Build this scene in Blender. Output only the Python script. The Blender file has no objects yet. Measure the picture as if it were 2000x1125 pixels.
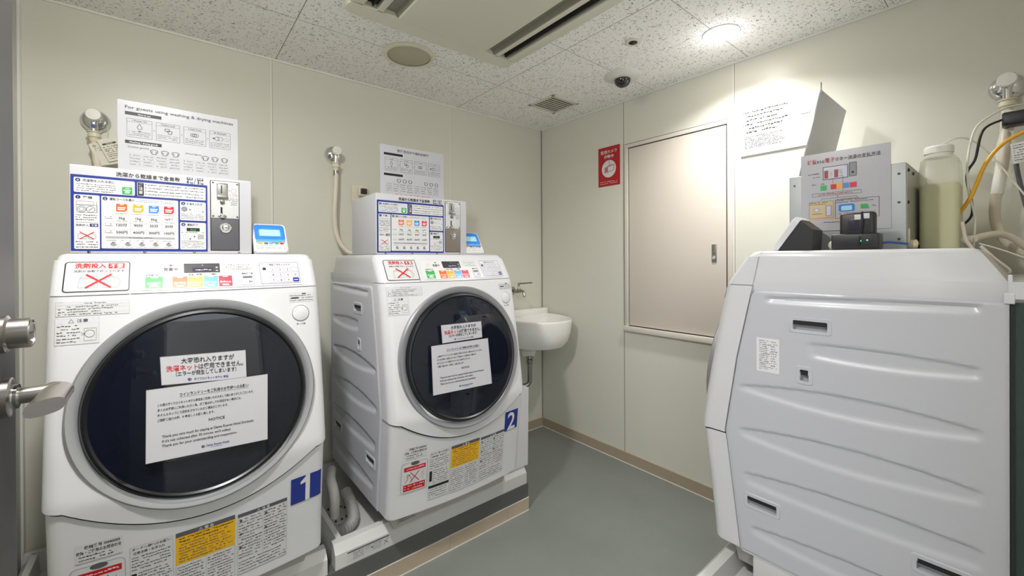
import bpy, bmesh, math, random
from mathutils import Vector, Matrix
random.seed(7)
PI = math.pi
SC = bpy.context.scene
COL = SC.collection

# ------------------------------------------------------------------ camera, world, exposure, lights
FPX, YAW, PIT, ROL, CYP = 813.43, 0.687988, 0.0030585, -0.0051785, 508.43
CAM = Vector((-2.04377, -2.15179, 1.18545))
Fv = Vector((math.sin(YAW)*math.cos(PIT), math.cos(YAW)*math.cos(PIT), -math.sin(PIT)))
Rv = Vector((math.cos(YAW), -math.sin(YAW), 0)); Uv = Rv.cross(Fv)
R2 = math.cos(ROL)*Rv + math.sin(ROL)*Uv; U2 = -math.sin(ROL)*Rv + math.cos(ROL)*Uv
cd = bpy.data.cameras.new('camera'); cam = bpy.data.objects.new('camera', cd); COL.objects.link(cam)
cd.sensor_width = 36; cd.lens = FPX/2000*36; cd.shift_y = -(562.5-CYP)/2000; cd.clip_start = 0.02
m4 = Matrix((R2, U2, -Fv)).transposed().to_4x4(); m4.translation = CAM
cam.matrix_world = m4
SC.camera = cam
w = bpy.data.worlds.new('world'); SC.world = w; w.use_nodes = True
w.node_tree.nodes['Background'].inputs[0].default_value = (0.85, 0.86, 0.9, 1)
w.node_tree.nodes['Background'].inputs[1].default_value = 2.6
SC.view_settings.view_transform = 'Standard'; SC.view_settings.look = 'None'
SC.view_settings.exposure = 0.0; SC.view_settings.gamma = 1
try: SC.view_settings.use_curve_mapping = False
except Exception: pass
EXPOSURE = 0.45
SC.view_settings.exposure = EXPOSURE
LAMPS = [(-0.305, -1.383), (-2.09, -1.39)]       # downlights let into the ceiling
def lamp(x, y, power, spread, size=0.10):
    l = bpy.data.lights.new('downlight_lamp', 'AREA'); l.shape = 'DISK'; l.size = size; l.energy = power
    l.color = (1.0, 0.99, 0.97); l.spread = math.radians(spread)
    o = bpy.data.objects.new('downlight_lamp', l); COL.objects.link(o); o.location = (x, y, 2.088)
    return o
lamp(*LAMPS[0], 5.6, 136); lamp(*LAMPS[1], 12.5, 170)
for (lx, ly), pw in zip(LAMPS, (0.4, 8.6)):     # added fill points under the downlights, lifting walls and ceiling
    bl = bpy.data.lights.new('downlight_fill', 'POINT'); bl.energy = pw; bl.shadow_soft_size = 0.05; bl.color = (1.0, 0.99, 0.97)
    bo = bpy.data.objects.new('downlight_fill', bl); COL.objects.link(bo); bo.location = (lx, ly, 2.03)
SC.cycles.diffuse_bounces = 10; SC.cycles.max_bounces = 14

# ------------------------------------------------------------------ materials
def lin(h):
    if isinstance(h, str):
        h = h.lstrip('#'); c = [int(h[i:i+2], 16)/255 for i in (0, 2, 4)]
    else: c = h
    return tuple(v/12.92 if v <= 0.04045 else ((v+0.055)/1.055)**2.4 for v in c) + (1,)
M = {}
def mat(name, col, rough=0.5, metal=0.0, coat=0.0, spec=0.5, emit=None, alpha=None, noise=0, trans=0, bump=0):
    m = bpy.data.materials.new(name); m.use_nodes = True; nt = m.node_tree
    b = nt.nodes['Principled BSDF']; b.inputs['Base Color'].default_value = lin(col)
    b.inputs['Roughness'].default_value = rough; b.inputs['Metallic'].default_value = metal
    b.inputs['Coat Weight'].default_value = coat; b.inputs['Specular IOR Level'].default_value = spec
    if trans: b.inputs['Transmission Weight'].default_value = trans
    if emit: b.inputs['Emission Color'].default_value = lin(col); b.inputs['Emission Strength'].default_value = emit
    if alpha is not None: b.inputs['Alpha'].default_value = alpha
    if noise or bump:
        tc = nt.nodes.new('ShaderNodeTexCoord'); n = nt.nodes.new('ShaderNodeTexNoise')
        n.inputs['Scale'].default_value = 9; n.inputs['Detail'].default_value = 6
        nt.links.new(tc.outputs['Object'], n.inputs['Vector'])
        if noise:
            mx = nt.nodes.new('ShaderNodeMix'); mx.data_type = 'RGBA'
            c = lin(col); mx.inputs[6].default_value = tuple(v*(1-noise) for v in c[:3])+(1,)
            mx.inputs[7].default_value = tuple(min(1, v*(1+noise)) for v in c[:3])+(1,)
            nt.links.new(n.outputs[0], mx.inputs[0]); nt.links.new(mx.outputs[2], b.inputs['Base Color'])
        if bump:
            n2 = nt.nodes.new('ShaderNodeTexNoise'); n2.inputs['Scale'].default_value = 260
            nt.links.new(tc.outputs['Object'], n2.inputs['Vector'])
            bp = nt.nodes.new('ShaderNodeBump'); bp.inputs['Strength'].default_value = bump; bp.inputs['Distance'].default_value = 0.001
            nt.links.new(n2.outputs[0], bp.inputs['Height']); nt.links.new(bp.outputs[0], b.inputs['Normal'])
    M[name] = m; return m
mat('wall_paint', '#d6d5c9', 0.32, spec=0.4, noise=0.015)
mat('wall_joint', '#e4e3dc', 0.3)
mat('wall_seam', '#8f8d84', 0.5)
mat('door_paint', '#d6cdc2', 0.35)
mat('door_frame_paint', '#dad3c9', 0.35)
mat('gap', '#2b2824', 0.8)
mat('skirting', '#a89a86', 0.45, noise=0.08)
mat('seal', '#dcdad2', 0.5)
mat('tile', '#b7a792', 0.4, noise=0.06)
mat('plinth_grey', '#5c5d5b', 0.45, noise=0.03)
mat('white_plastic', '#d6d6d9', 0.28, coat=0.15)
mat('side_metal', '#c3c4ca', 0.33, coat=0.1)
mat('grey_plastic', '#b9b9ba', 0.4)
mat('pan_plastic', '#d3d3d1', 0.4)
mat('base_plastic', '#b4b2ac', 0.5)
mat('pocket', '#a5a5a9', 0.5)
mat('silver', '#a2a3a7', 0.3, metal=0.5)
mat('chrome', '#d8d8da', 0.08, metal=1.0)
mat('brushed', '#b3aea8', 0.28, metal=1.0)
mat('old_chrome', '#a5a29c', 0.22, metal=1.0)
mat('black_gloss', '#101116', 0.32)
mat('black_plastic', '#26272a', 0.4)
mat('rubber', '#1b1b1c', 0.6)
mat('steel_drum', '#6f7684', 0.25, metal=1.0)
mat('paper', '#e2e2e3', 0.5)
mat('box_white', '#bfbfc3', 0.35)
mat('laminate', '#bebec3', 0.18, coat=0.3)
mat('sticker', '#cfcfcf', 0.4)
mat('ink', '#1c1c20', 0.5)
mat('ink_soft', '#55555a', 0.5)
mat('ink_pale', '#8f8f94', 0.5)
mat('rule', '#a6a6aa', 0.5)
mat('red', '#c4141c', 0.4)
mat('deep_red', '#b01822', 0.4)
mat('navy', '#1b2f86', 0.4)
mat('navy_dark', '#1f2a66', 0.4)
mat('green', '#35a854', 0.4)
mat('orange', '#e8641f', 0.4)
mat('amber', '#efaa1e', 0.4)
mat('blue', '#3f86dc', 0.4)
mat('pink_red', '#d81f37', 0.4)
mat('warn_yellow', '#e6ae0c', 0.4)
mat('lilac', '#c6c6d6', 0.4)
mat('pale_grey', '#cfd0d6', 0.4)
mat('light_blue', '#5aa2ea', 0.35)
mat('reader_blue', '#2f7fd8', 0.3)
mat('lcd', '#aadcf0', 0.3)
mat('lcd_dark', '#3a3646', 0.2)
mat('label_white', '#d8d8d8', 0.4)
mat('tan', '#cbb68d', 0.5)
mat('wine', '#a84a50', 0.5)
mat('galvanised', '#b9bcbc', 0.42, metal=0.55, noise=0.06)
mat('zinc', '#a9a9a2', 0.38, metal=0.7, noise=0.12)
mat('rear_metal', '#4a5754', 0.38, metal=0.6, noise=0.2)
mat('brown_grey', '#8b8178', 0.35, metal=0.5)
mat('hose', '#d9cfbf', 0.42)
mat('hose_white', '#e9e7e0', 0.4)
mat('hose_grey', '#a5a4a0', 0.5)
mat('cream', '#ddd6c0', 0.45)
mat('tag', '#ded9c8', 0.6)
mat('yellow_cable', '#e0a616', 0.4)
mat('black_cable', '#17171a', 0.45)
mat('grey_cable', '#56565a', 0.45)
mat('blue_cable', '#2f62b4', 0.45)
mat('ceramic', '#efeeea', 0.1, coat=0.5)
mat('ac_plastic', '#dcd9ca', 0.4)
mat('ac_trough', '#8c8a7c', 0.5)
mat('ac_slot', '#201f1b', 0.7)
mat('speaker', '#b6b29c', 0.6)
mat('speaker_rim', '#dcd8c6', 0.45)
mat('smoke_dome', '#1d1c1b', 0.1, coat=0.6)
mat('camera_white', '#d9d9d5', 0.35)
mat('leaf_dark', '#3c3a3b', 0.45, noise=0.06, bump=0.15)
mat('alu', '#b9bab4', 0.35, metal=0.5)
mat('led_green', '#50ff9a', 0.4, emit=3.0)
mat('led_red', '#ff5050', 0.4, emit=1.5)
mat('lamp_glow', '#fff6e6', 0.4, emit=30.0)
mat('lamp_reflector', '#f0efe9', 0.2)
mat('tank_liquid', '#e2e0ac', 0.3)
mat('dust', '#a79f8c', 0.9)

def glass_mat():
    m = bpy.data.materials.new('smoked_glass'); m.use_nodes = True; nt = m.node_tree; nt.nodes.clear()
    o = nt.nodes.new('ShaderNodeOutputMaterial'); mx = nt.nodes.new('ShaderNodeMixShader')
    ad = nt.nodes.new('ShaderNodeMixShader'); ad.inputs[0].default_value = 0.5; df = nt.nodes.new('ShaderNodeBsdfDiffuse'); df.inputs[0].default_value = (0.013, 0.016, 0.032, 1)
    t = nt.nodes.new('ShaderNodeBsdfTransparent'); t.inputs[0].default_value = (0.34, 0.40, 0.56, 1)
    g = nt.nodes.new('ShaderNodeBsdfGlossy'); g.inputs['Roughness'].default_value = 0.03
    f = nt.nodes.new('ShaderNodeFresnel'); f.inputs[0].default_value = 1.6
    nt.links.new(f.outputs[0], mx.inputs[0]); nt.links.new(t.outputs[0], ad.inputs[1]); nt.links.new(df.outputs[0], ad.inputs[2]); nt.links.new(ad.outputs[0], mx.inputs[1]); nt.links.new(g.outputs[0], mx.inputs[2])
    nt.links.new(mx.outputs[0], o.inputs[0]); M['smoked_glass'] = m
glass_mat()
def tank_mat():
    m = bpy.data.materials.new('tank_plastic'); m.use_nodes = True; nt = m.node_tree; nt.nodes.clear()
    o = nt.nodes.new('ShaderNodeOutputMaterial'); mx = nt.nodes.new('ShaderNodeMixShader'); mx.inputs[0].default_value = 0.35
    t = nt.nodes.new('ShaderNodeBsdfTransparent'); t.inputs[0].default_value = (0.95, 0.95, 0.92, 1)
    p = nt.nodes.new('ShaderNodeBsdfPrincipled'); p.inputs['Base Color'].default_value = lin('#efeee2'); p.inputs['Roughness'].default_value = 0.25
    nt.links.new(t.outputs[0], mx.inputs[1]); nt.links.new(p.outputs[0], mx.inputs[2]); nt.links.new(mx.outputs[0], o.inputs[0]); M['tank_plastic'] = m
tank_mat()
def floor_mat():
    m = mat('floor_vinyl', '#7a7e7a', 0.3, noise=0.0); nt = m.node_tree; b = nt.nodes['Principled BSDF']
    tc = nt.nodes.new('ShaderNodeTexCoord'); n = nt.nodes.new('ShaderNodeTexNoise'); n.inputs['Scale'].default_value = 2.2; n.inputs['Detail'].default_value = 9; n.inputs['Roughness'].default_value = 0.65
    nt.links.new(tc.outputs['Object'], n.inputs['Vector'])
    r = nt.nodes.new('ShaderNodeValToRGB'); r.color_ramp.elements[0].position = 0.3; r.color_ramp.elements[0].color = lin('#767a76')
    r.color_ramp.elements[1].position = 0.75; r.color_ramp.elements[1].color = lin('#838781')
    nt.links.new(n.outputs[0], r.inputs[0])
    v = nt.nodes.new('ShaderNodeTexNoise'); v.inputs['Scale'].default_value = 38; v.inputs['Detail'].default_value = 2
    nt.links.new(tc.outputs['Object'], v.inputs['Vector'])
    r2 = nt.nodes.new('ShaderNodeValToRGB'); r2.color_ramp.elements[0].position = 0.755; r2.color_ramp.elements[0].color = (0, 0, 0, 1)
    r2.color_ramp.elements[1].position = 0.79; r2.color_ramp.elements[1].color = (1, 1, 1, 1)
    nt.links.new(v.outputs[0], r2.inputs[0])
    mx = nt.nodes.new('ShaderNodeMix'); mx.data_type = 'RGBA'; mx.inputs[7].default_value = lin('#565853')
    nt.links.new(r2.outputs[0], mx.inputs[0]); nt.links.new(r.outputs[0], mx.inputs[6]); nt.links.new(mx.outputs[2], b.inputs['Base Color'])
floor_mat()
def ceiling_mat():
    m = mat('ceiling_board', '#e2e0da', 0.9); nt = m.node_tree; b = nt.nodes['Principled BSDF']; L = nt.links.new
    tc = nt.nodes.new('ShaderNodeTexCoord')
    def ridge(scale, off, thr, wd, gate):
        mp = nt.nodes.new('ShaderNodeMapping'); mp.inputs['Scale'].default_value = scale; mp.inputs['Location'].default_value = off
        L(tc.outputs['Object'], mp.inputs['Vector'])
        n = nt.nodes.new('ShaderNodeTexNoise'); n.inputs['Scale'].default_value = 1; n.inputs['Detail'].default_value = 2.0; n.inputs['Roughness'].default_value = 0.6
        L(mp.outputs[0], n.inputs['Vector'])
        d = nt.nodes.new('ShaderNodeMath'); d.operation = 'SUBTRACT'; d.inputs[1].default_value = 0.5; L(n.outputs[0], d.inputs[0])
        a = nt.nodes.new('ShaderNodeMath'); a.operation = 'ABSOLUTE'; L(d.outputs[0], a.inputs[0])
        c = nt.nodes.new('ShaderNodeMath'); c.operation = 'LESS_THAN'; c.inputs[1].default_value = wd; L(a.outputs[0], c.inputs[0])
        n2 = nt.nodes.new('ShaderNodeTexNoise'); n2.inputs['Scale'].default_value = gate; n2.inputs['Detail'].default_value = 1; L(tc.outputs['Object'], n2.inputs['Vector'])
        e = nt.nodes.new('ShaderNodeMath'); e.operation = 'GREATER_THAN'; e.inputs[1].default_value = thr; L(n2.outputs[0], e.inputs[0])
        g = nt.nodes.new('ShaderNodeMath'); g.operation = 'MULTIPLY'; L(c.outputs[0], g.inputs[0]); L(e.outputs[0], g.inputs[1]); return g
    a1 = ridge((48, 120, 1), (0, 0, 0), 0.585, 0.022, 95)
    a2 = ridge((130, 130, 1), (3, 1, 0), 0.655, 0.030, 120)
    ad = nt.nodes.new('ShaderNodeMath'); ad.operation = 'MAXIMUM'; L(a1.outputs[0], ad.inputs[0]); L(a2.outputs[0], ad.inputs[1])
    # board joints
    sp = nt.nodes.new('ShaderNodeSeparateXYZ'); L(tc.outputs['Object'], sp.inputs[0])
    def joint(out, off, per, half):
        s = nt.nodes.new('ShaderNodeMath'); s.operation = 'SUBTRACT'; s.inputs[1].default_value = off; L(out, s.inputs[0])
        p = nt.nodes.new('ShaderNodeMath'); p.operation = 'PINGPONG'; p.inputs[1].default_value = per/2; L(s.outputs[0], p.inputs[0])
        l = nt.nodes.new('ShaderNodeMath'); l.operation = 'LESS_THAN'; l.inputs[1].default_value = half; L(p.outputs[0], l.inputs[0]); return l
    j1 = joint(sp.outputs[0], -0.70, 0.966, 0.0013); j2 = joint(sp.outputs[1], -0.415, 0.478, 0.0011)
    jm = nt.nodes.new('ShaderNodeMath'); jm.operation = 'MAXIMUM'; L(j1.outputs[0], jm.inputs[0]); L(j2.outputs[0], jm.inputs[1])
    m1 = nt.nodes.new('ShaderNodeMix'); m1.data_type = 'RGBA'; m1.inputs[6].default_value = lin('#f8f7f5'); m1.inputs[7].default_value = lin('#45413b'); L(ad.outputs[0], m1.inputs[0])
    m2 = nt.nodes.new('ShaderNodeMix'); m2.data_type = 'RGBA'; m2.inputs[7].default_value = lin('#7d786e'); L(m1.outputs[2], m2.inputs[6]); L(jm.outputs[0], m2.inputs[0])
    L(m2.outputs[2], b.inputs['Base Color'])
    mx = nt.nodes.new('ShaderNodeMath'); mx.operation = 'MAXIMUM'; L(ad.outputs[0], mx.inputs[0]); L(jm.outputs[0], mx.inputs[1])
    bp = nt.nodes.new('ShaderNodeBump'); bp.invert = True; bp.inputs['Strength'].default_value = 0.5; bp.inputs['Distance'].default_value = 0.002
    L(mx.outputs[0], bp.inputs['Height']); L(bp.outputs[0], b.inputs['Normal'])
ceiling_mat()

# ------------------------------------------------------------------ object helpers
def prep(o, label=None, cat=None, group=None, kind=None):
    if label: o['label'] = label
    if cat: o['category'] = cat
    if group: o['group'] = group
    if kind: o['kind'] = kind
    return o
def thing(name, label, cat, loc=(0, 0, 0), rotz=0, group=None):
    o = bpy.data.objects.new(name, None); COL.objects.link(o); o.empty_display_size = 0.05
    o.location = loc; o.rotation_euler = (0, 0, rotz)
    return prep(o, label, cat, group)
class MB:
    def __init__(s): s.v = []; s.f = []; s.m = []; s.mats = []; s.T = None
    def mi(s, name):
        if name not in s.mats: s.mats.append(name)
        return s.mats.index(name)
    def add(s, vs, fs, m):
        k = len(s.v); i = s.mi(m)
        if s.T is not None: vs = [s.T @ Vector(p) for p in vs]
        s.v += [tuple(p) for p in vs]; s.f += [tuple(a+k for a in f) for f in fs]; s.m += [i]*len(fs); return s
    def box(s, a, b, m):
        (x0, y0, z0), (x1, y1, z1) = a, b
        x0, x1 = sorted((x0, x1)); y0, y1 = sorted((y0, y1)); z0, z1 = sorted((z0, z1))
        return s.add([(x0,y0,z0),(x1,y0,z0),(x1,y1,z0),(x0,y1,z0),(x0,y0,z1),(x1,y0,z1),(x1,y1,z1),(x0,y1,z1)],
                     [(0,3,2,1),(4,5,6,7),(0,1,5,4),(1,2,6,5),(2,3,7,6),(3,0,4,7)], m)
    def rbox(s, a, b, m, r=0.004, seg=3):
        bm = bmesh.new(); bmesh.ops.create_cube(bm, size=1)
        c = [(a[i]+b[i])/2 for i in range(3)]; d = [abs(b[i]-a[i]) for i in range(3)]
        for v in bm.verts: v.co = Vector([c[i]+v.co[i]*d[i] for i in range(3)])
        bmesh.ops.bevel(bm, geom=bm.edges[:], offset=min(r, min(d)*0.49), segments=seg, affect='EDGES', profile=0.5)
        bm.verts.index_update(); s.add([v.co.copy() for v in bm.verts], [[v.index for v in f.verts] for f in bm.faces], m); bm.free(); return s
    def lathe(s, prof, m, n=32, origin=(0, 0, 0), axis=(0, 0, 1), caps=True):
        ax = Vector(axis).normalized(); o = Vector(origin)
        t = Vector((1, 0, 0)) if abs(ax.x) < 0.9 else Vector((0, 1, 0))
        e1 = (t - ax*t.dot(ax)).normalized(); e2 = ax.cross(e1)
        vs = []; fs = []
        for (r, h) in prof:
            for k in range(n):
                a = 2*PI*k/n; vs.append(o + ax*h + e1*(r*math.cos(a)) + e2*(r*math.sin(a)))
        for i in range(len(prof)-1):
            for k in range(n):
                k2 = (k+1) % n; fs.append((i*n+k, i*n+k2, (i+1)*n+k2, (i+1)*n+k))
        if caps: fs.append(tuple(range(n))[::-1]); fs.append(tuple((len(prof)-1)*n+k for k in range(n)))
        return s.add(vs, fs, m)
    def tube(s, pts, r, m, n=10, smooth=6, ribs=None):
        P = [Vector(p) for p in pts]
        if smooth and len(P) > 2:
            Q = []
            for i in range(len(P)-1):
                p0 = P[max(i-1, 0)]; p1 = P[i]; p2 = P[i+1]; p3 = P[min(i+2, len(P)-1)]
                for k in range(smooth):
                    t = k/smooth
                    Q.append(0.5*((2*p1)+(p2-p0)*t+(2*p0-5*p1+4*p2-p3)*t*t+(3*p1-p0-3*p2+p3)*t**3))
            Q.append(P[-1]); P = Q
        d = (P[1]-P[0]).normalized(); t = Vector((0, 0, 1)) if abs(d.z) < 0.9 else Vector((1, 0, 0))
        e1 = (t-d*t.dot(d)).normalized(); vs = []; fs = []
        for i, p in enumerate(P):
            d = (P[min(i+1, len(P)-1)]-P[max(i-1, 0)]).normalized()
            e1 = (e1-d*e1.dot(d)).normalized(); e2 = d.cross(e1)
            rr = r if not callable(r) else r(i/(len(P)-1))
            if ribs: rr *= (1+ribs*(1 if i % 2 else -1))
            for k in range(n):
                a = 2*PI*k/n; vs.append(p+e1*(rr*math.cos(a))+e2*(rr*math.sin(a)))
        for i in range(len(P)-1):
            for k in range(n):
                k2 = (k+1) % n; fs.append((i*n+k, i*n+k2, (i+1)*n+k2, (i+1)*n+k))
        fs.append(tuple(range(n))[::-1]); fs.append(tuple((len(P)-1)*n+k for k in range(n)))
        return s.add(vs, fs, m)
    def prism(s, poly, axis, a0, a1, m):
        "extrude 2D polygon along x ('x': poly is (y,z)), y ((x,z)) or z ((x,y))"
        def mk(p, a): return {'x': (a, p[0], p[1]), 'y': (p[0], a, p[1]), 'z': (p[0], p[1], a)}[axis]
        n = len(poly); vs = [mk(p, a0) for p in poly]+[mk(p, a1) for p in poly]
        fs = [tuple(range(n))[::-1], tuple(range(n, 2*n))]+[(i, (i+1) % n, (i+1) % n+n, i+n) for i in range(n)]
        return s.add(vs, fs, m)
    def mesh(s, name, ang=35, fix=True):
        me = bpy.data.meshes.new(name); me.from_pydata(s.v, [], s.f)
        for n in s.mats: me.materials.append(M[n])
        for p, i in zip(me.polygons, s.m): p.material_index = i
        if fix:
            bm = bmesh.new(); bm.from_mesh(me); bmesh.ops.recalc_face_normals(bm, faces=bm.faces); bm.to_mesh(me); bm.free()
        me.shade_smooth(); me.set_sharp_from_angle(angle=math.radians(ang)); me.update(); return me
    def build(s, name, parent=None, off=(0, 0, 0), ang=35, fix=True, **kw):
        me = s.mesh(name, ang, fix); return link(name, me, parent, off, **kw)
def link(name, me, parent=None, off=(0, 0, 0), **kw):
    o = bpy.data.objects.new(name, me); COL.objects.link(o); o.location = off
    if parent is not None: o.parent = parent
    return prep(o, **kw)
def struct(name, mb, **k): return mb.build(name, kind='structure', **k)

# ------------------------------------------------------------------ flat artwork (stickers, posters, panels)
TC = {}
def glyphs(t, bold=0.0):
    bold = max(bold, 0.014)
    k = (t, bold)
    if k not in TC:
        c = bpy.data.curves.new('t', 'FONT'); c.body = t; c.size = 1; c.resolution_u = 2; c.offset = bold
        o = bpy.data.objects.new('t', c); COL.objects.link(o)
        dg = bpy.context.evaluated_depsgraph_get(); me = bpy.data.meshes.new_from_object(o.evaluated_get(dg))
        vs = [(v.co.x, v.co.y) for v in me.vertices]; fs = [tuple(p.vertices) for p in me.polygons]
        bpy.data.objects.remove(o); bpy.data.curves.remove(c); bpy.data.meshes.remove(me)
        xs = [p[0] for p in vs] or [0, 1]
        TC[k] = (vs, fs, min(xs), max(xs))
    return TC[k]
def rrpts(u0, v0, u1, v1, r, n=5):
    r = max(1e-5, min(r, (u1-u0)/2, (v1-v0)/2)); out = []
    for cx, cy, a in ((u1-r, v1-r, 0), (u0+r, v1-r, 90), (u0+r, v0+r, 180), (u1-r, v0+r, 270)):
        for k in range(n+1):
            t = math.radians(a+90*k/n); out.append((cx+r*math.cos(t), cy+r*math.sin(t)))
    return out
class Art:
    LH = 0.00022
    def __init__(s): s.items = []
    def poly(s, vs, fs, m, l): s.items.append((vs, fs, m, l)); return s
    def rect(s, u0, v0, u1, v1, m, l=1, nx=1, ny=1):
        vs = [(u0+(u1-u0)*i/nx, v0+(v1-v0)*j/ny) for j in range(ny+1) for i in range(nx+1)]
        fs = [(j*(nx+1)+i, j*(nx+1)+i+1, (j+1)*(nx+1)+i+1, (j+1)*(nx+1)+i) for j in range(ny) for i in range(nx)]
        return s.poly(vs, fs, m, l)
    def rr(s, u0, v0, u1, v1, r, m, l=1): p = rrpts(u0, v0, u1, v1, r); return s.poly(p, [tuple(range(len(p)))], m, l)
    def frame(s, u0, v0, u1, v1, w, m, l=2, r=0.001):
        a = rrpts(u0, v0, u1, v1, r); b = rrpts(u0+w, v0+w, u1-w, v1-w, max(r-w, 1e-5)); n = len(a)
        return s.poly(a+b, [(i, (i+1) % n, (i+1) % n+n, i+n) for i in range(n)], m, l)
    def line(s, u0, v0, u1, v1, w, m, l=2):
        dx, dy = u1-u0, v1-v0; q = math.hypot(dx, dy) or 1; nx, ny = -dy/q*w/2, dx/q*w/2
        return s.poly([(u0+nx, v0+ny), (u0-nx, v0-ny), (u1-nx, v1-ny), (u1+nx, v1+ny)], [(0, 1, 2, 3)], m, l)
    def pline(s, pts, w, m, l=2):
        for a, b in zip(pts, pts[1:]): s.line(*a, *b, w, m, l)
        return s
    def disc(s, u, v, r, m, l=2, n=20, e=1): p = [(u+r*math.cos(2*PI*k/n), v+r*e*math.sin(2*PI*k/n)) for k in range(n)]; return s.poly(p, [tuple(range(n))], m, l)
    def ring(s, u, v, r, w, m, l=2, n=20, e=1):
        a = [(u+r*math.cos(2*PI*k/n), v+r*e*math.sin(2*PI*k/n)) for k in range(n)]; b = [(u+(r-w)*math.cos(2*PI*k/n), v+(r-w)*e*math.sin(2*PI*k/n)) for k in range(n)]
        return s.poly(a+b, [(i, (i+1) % n, (i+1) % n+n, i+n) for i in range(n)], m, l)
    def text(s, t, u, v, h, m='ink', w=None, al='l', bold=0.0, l=3):
        vs, fs, x0, x1 = glyphs(t, bold)
        sx = h if w is None else w/(x1-x0)
        W = (x1-x0)*sx; o = {'l': 0, 'c': -W/2, 'r': -W}[al]
        return s.poly([(u+o+(x-x0)*sx, v+y*h) for x, y in vs], fs, m, l)
    def dashes(s, u0, v0, u1, v1, rows, m='ink_pale', fill=0.7, l=3, seed=1, jag=0.15):
        "rows of print too small to read: broken strokes, no letters"
        R = random.Random(seed); ph = (v1-v0)/rows; ch = ph*fill
        for i in range(rows):
            y = v1-(i+0.5)*ph; x = u0; end = u1-(R.random()*jag*(u1-u0) if rows > 1 else 0)
            while x < end:
                wd = ch*(0.45+R.random()*0.9)
                if R.random() > 0.13:
                    hh = ch*(0.25+0.25*R.random()); yy = y+(R.random()-0.5)*ch*0.3
                    s.rect(x, yy-hh/2, min(x+wd*0.8, u1), yy+hh/2, m, l)
                x += wd
        return s
    def cross(s, u0, v0, u1, v1, w, m='red', l=6): s.line(u0, v0, u1, v1, w, m, l); s.line(u0, v1, u1, v0, w, m, l); return s
    def mb(s, fn, into=None, curved=False):
        mb = into or MB()
        for vs, fs, m, l in s.items:
            if curved:      # follow the curved front: split long edges first
                bm = bmesh.new(); bv = [bm.verts.new((p[0], p[1], 0)) for p in vs]
                for f in fs:
                    try: bm.faces.new([bv[i] for i in f])
                    except ValueError: pass
                if any(e.calc_length() > 0.014 for e in bm.edges):
                    bmesh.ops.triangulate(bm, faces=bm.faces[:])
                    for _ in range(5):
                        es = [e for e in bm.edges if e.calc_length() > 0.014]
                        if not es: break
                        bmesh.ops.subdivide_edges(bm, edges=es, cuts=1); bmesh.ops.triangulate(bm, faces=[f for f in bm.faces if len(f.verts) > 3])
                bm.verts.index_update()
                vs = [(v.co.x, v.co.y) for v in bm.verts]; fs = [[v.index for v in f.verts] for f in bm.faces]; bm.free()
            mb.add([fn(u, v, s.LH*l) for u, v in vs], fs, m)
        return mb
def planefn(o, eu, ev):
    o = Vector(o); eu = Vector(eu).normalized(); ev = Vector(ev).normalized(); n = eu.cross(ev)
    return lambda u, v, h: o+eu*u+ev*v+n*h
def quadfn(c, W, H):
    "c: corners tl,tr,br,bl; u right v up"
    tl, tr, br, bl = [Vector(p) for p in c]; n = (br-bl).cross(tl-bl).normalized()
    def f(u, v, h):
        a, b = u/W, v/H; return (bl*(1-a)+br*a)*(1-b)+(tl*(1-a)+tr*a)*b+n*h
    return f
def plate(mb, fn, W, H, t, m, r=0.0):
    "thin sheet with real thickness under the print"
    p = rrpts(0, 0, W, H, r) if r else [(W, H), (0, H), (0, 0), (W, 0)]; n = len(p)
    vs = [fn(u, v, 0) for u, v in p]+[fn(u, v, -t) for u, v in p]
    mb.add(vs, [tuple(range(n)), tuple(range(n, 2*n))[::-1]]+[(i, (i+1) % n, (i+1) % n+n, i+n) for i in range(n)], m); return mb

# ================================================================== THE ROOM
XL, YF, H = -2.44, -2.30, 2.10
struct('floor', MB().box((XL-0.1, YF-1.0, -0.05), (0.1, 0.1, 0), 'floor_vinyl'))
struct('ceiling', MB().box((XL-0.1, YF-0.1, H), (0.1, 0.1, H+0.05), 'ceiling_board'))
struct('wall_back', MB().box((XL-0.1, 0, 0), (0.1, 0.1, H), 'wall_paint'))
struct('wall_right', MB().box((0, YF-0.1, 0), (0.1, 0, H), 'wall_paint'))
struct('wall_left', MB().box((XL-0.1, YF-0.1, 0), (XL, 0, H), 'wall_paint'))
struct('wall_front', MB().box((-1.34, YF-0.1, 0), (0.0, YF, H), 'wall_paint').box((XL, YF-0.1, 2.02), (-1.34, YF, H), 'wall_paint').box((XL, YF-0.1, 0), (-2.27, YF, H), 'wall_paint'))
struct('wall_corridor', MB().box((XL-0.1, YF-1.05, 0), (0.1, YF-1.0, H), 'wall_paint'))
def joint(name, a, b, m='wall_joint'): struct(name, MB().box(a, b, m))
for i, x in enumerate((-1.684, -0.745)):
    struct('trim_%d' % (i+1), MB().box((x-0.0035, -0.0025, 0.06), (x+0.0035, 0, H), 'wall_joint').box((x+0.0035, -0.0012, 0.06), (x+0.0055, 0, H), 'wall_seam'))
struct('trim_3', MB().box((-0.0015, -0.6955, 0.06), (0, -0.692, H), 'wall_seam').box((-0.0025, -0.692, 1.85), (0, -0.6895, H), 'wall_joint'))
struct('trim_4', MB().box((-0.0025, -1.308, 0.06), (0, -1.302, H), 'wall_joint').box((-0.0012, -1.310, 0.06), (0, -1.308, H), 'wall_seam'))
struct('trim_5', MB().box((-0.006, -0.006, 0.0), (0, 0, H), 'wall_seam'))                     # corner bead
struct('trim_6', MB().box((XL, -0.006, 2.092), (0, 0, H), 'wall_joint').box((-0.006, YF, 2.092), (0, -0.006, H), 'wall_joint'))
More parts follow.
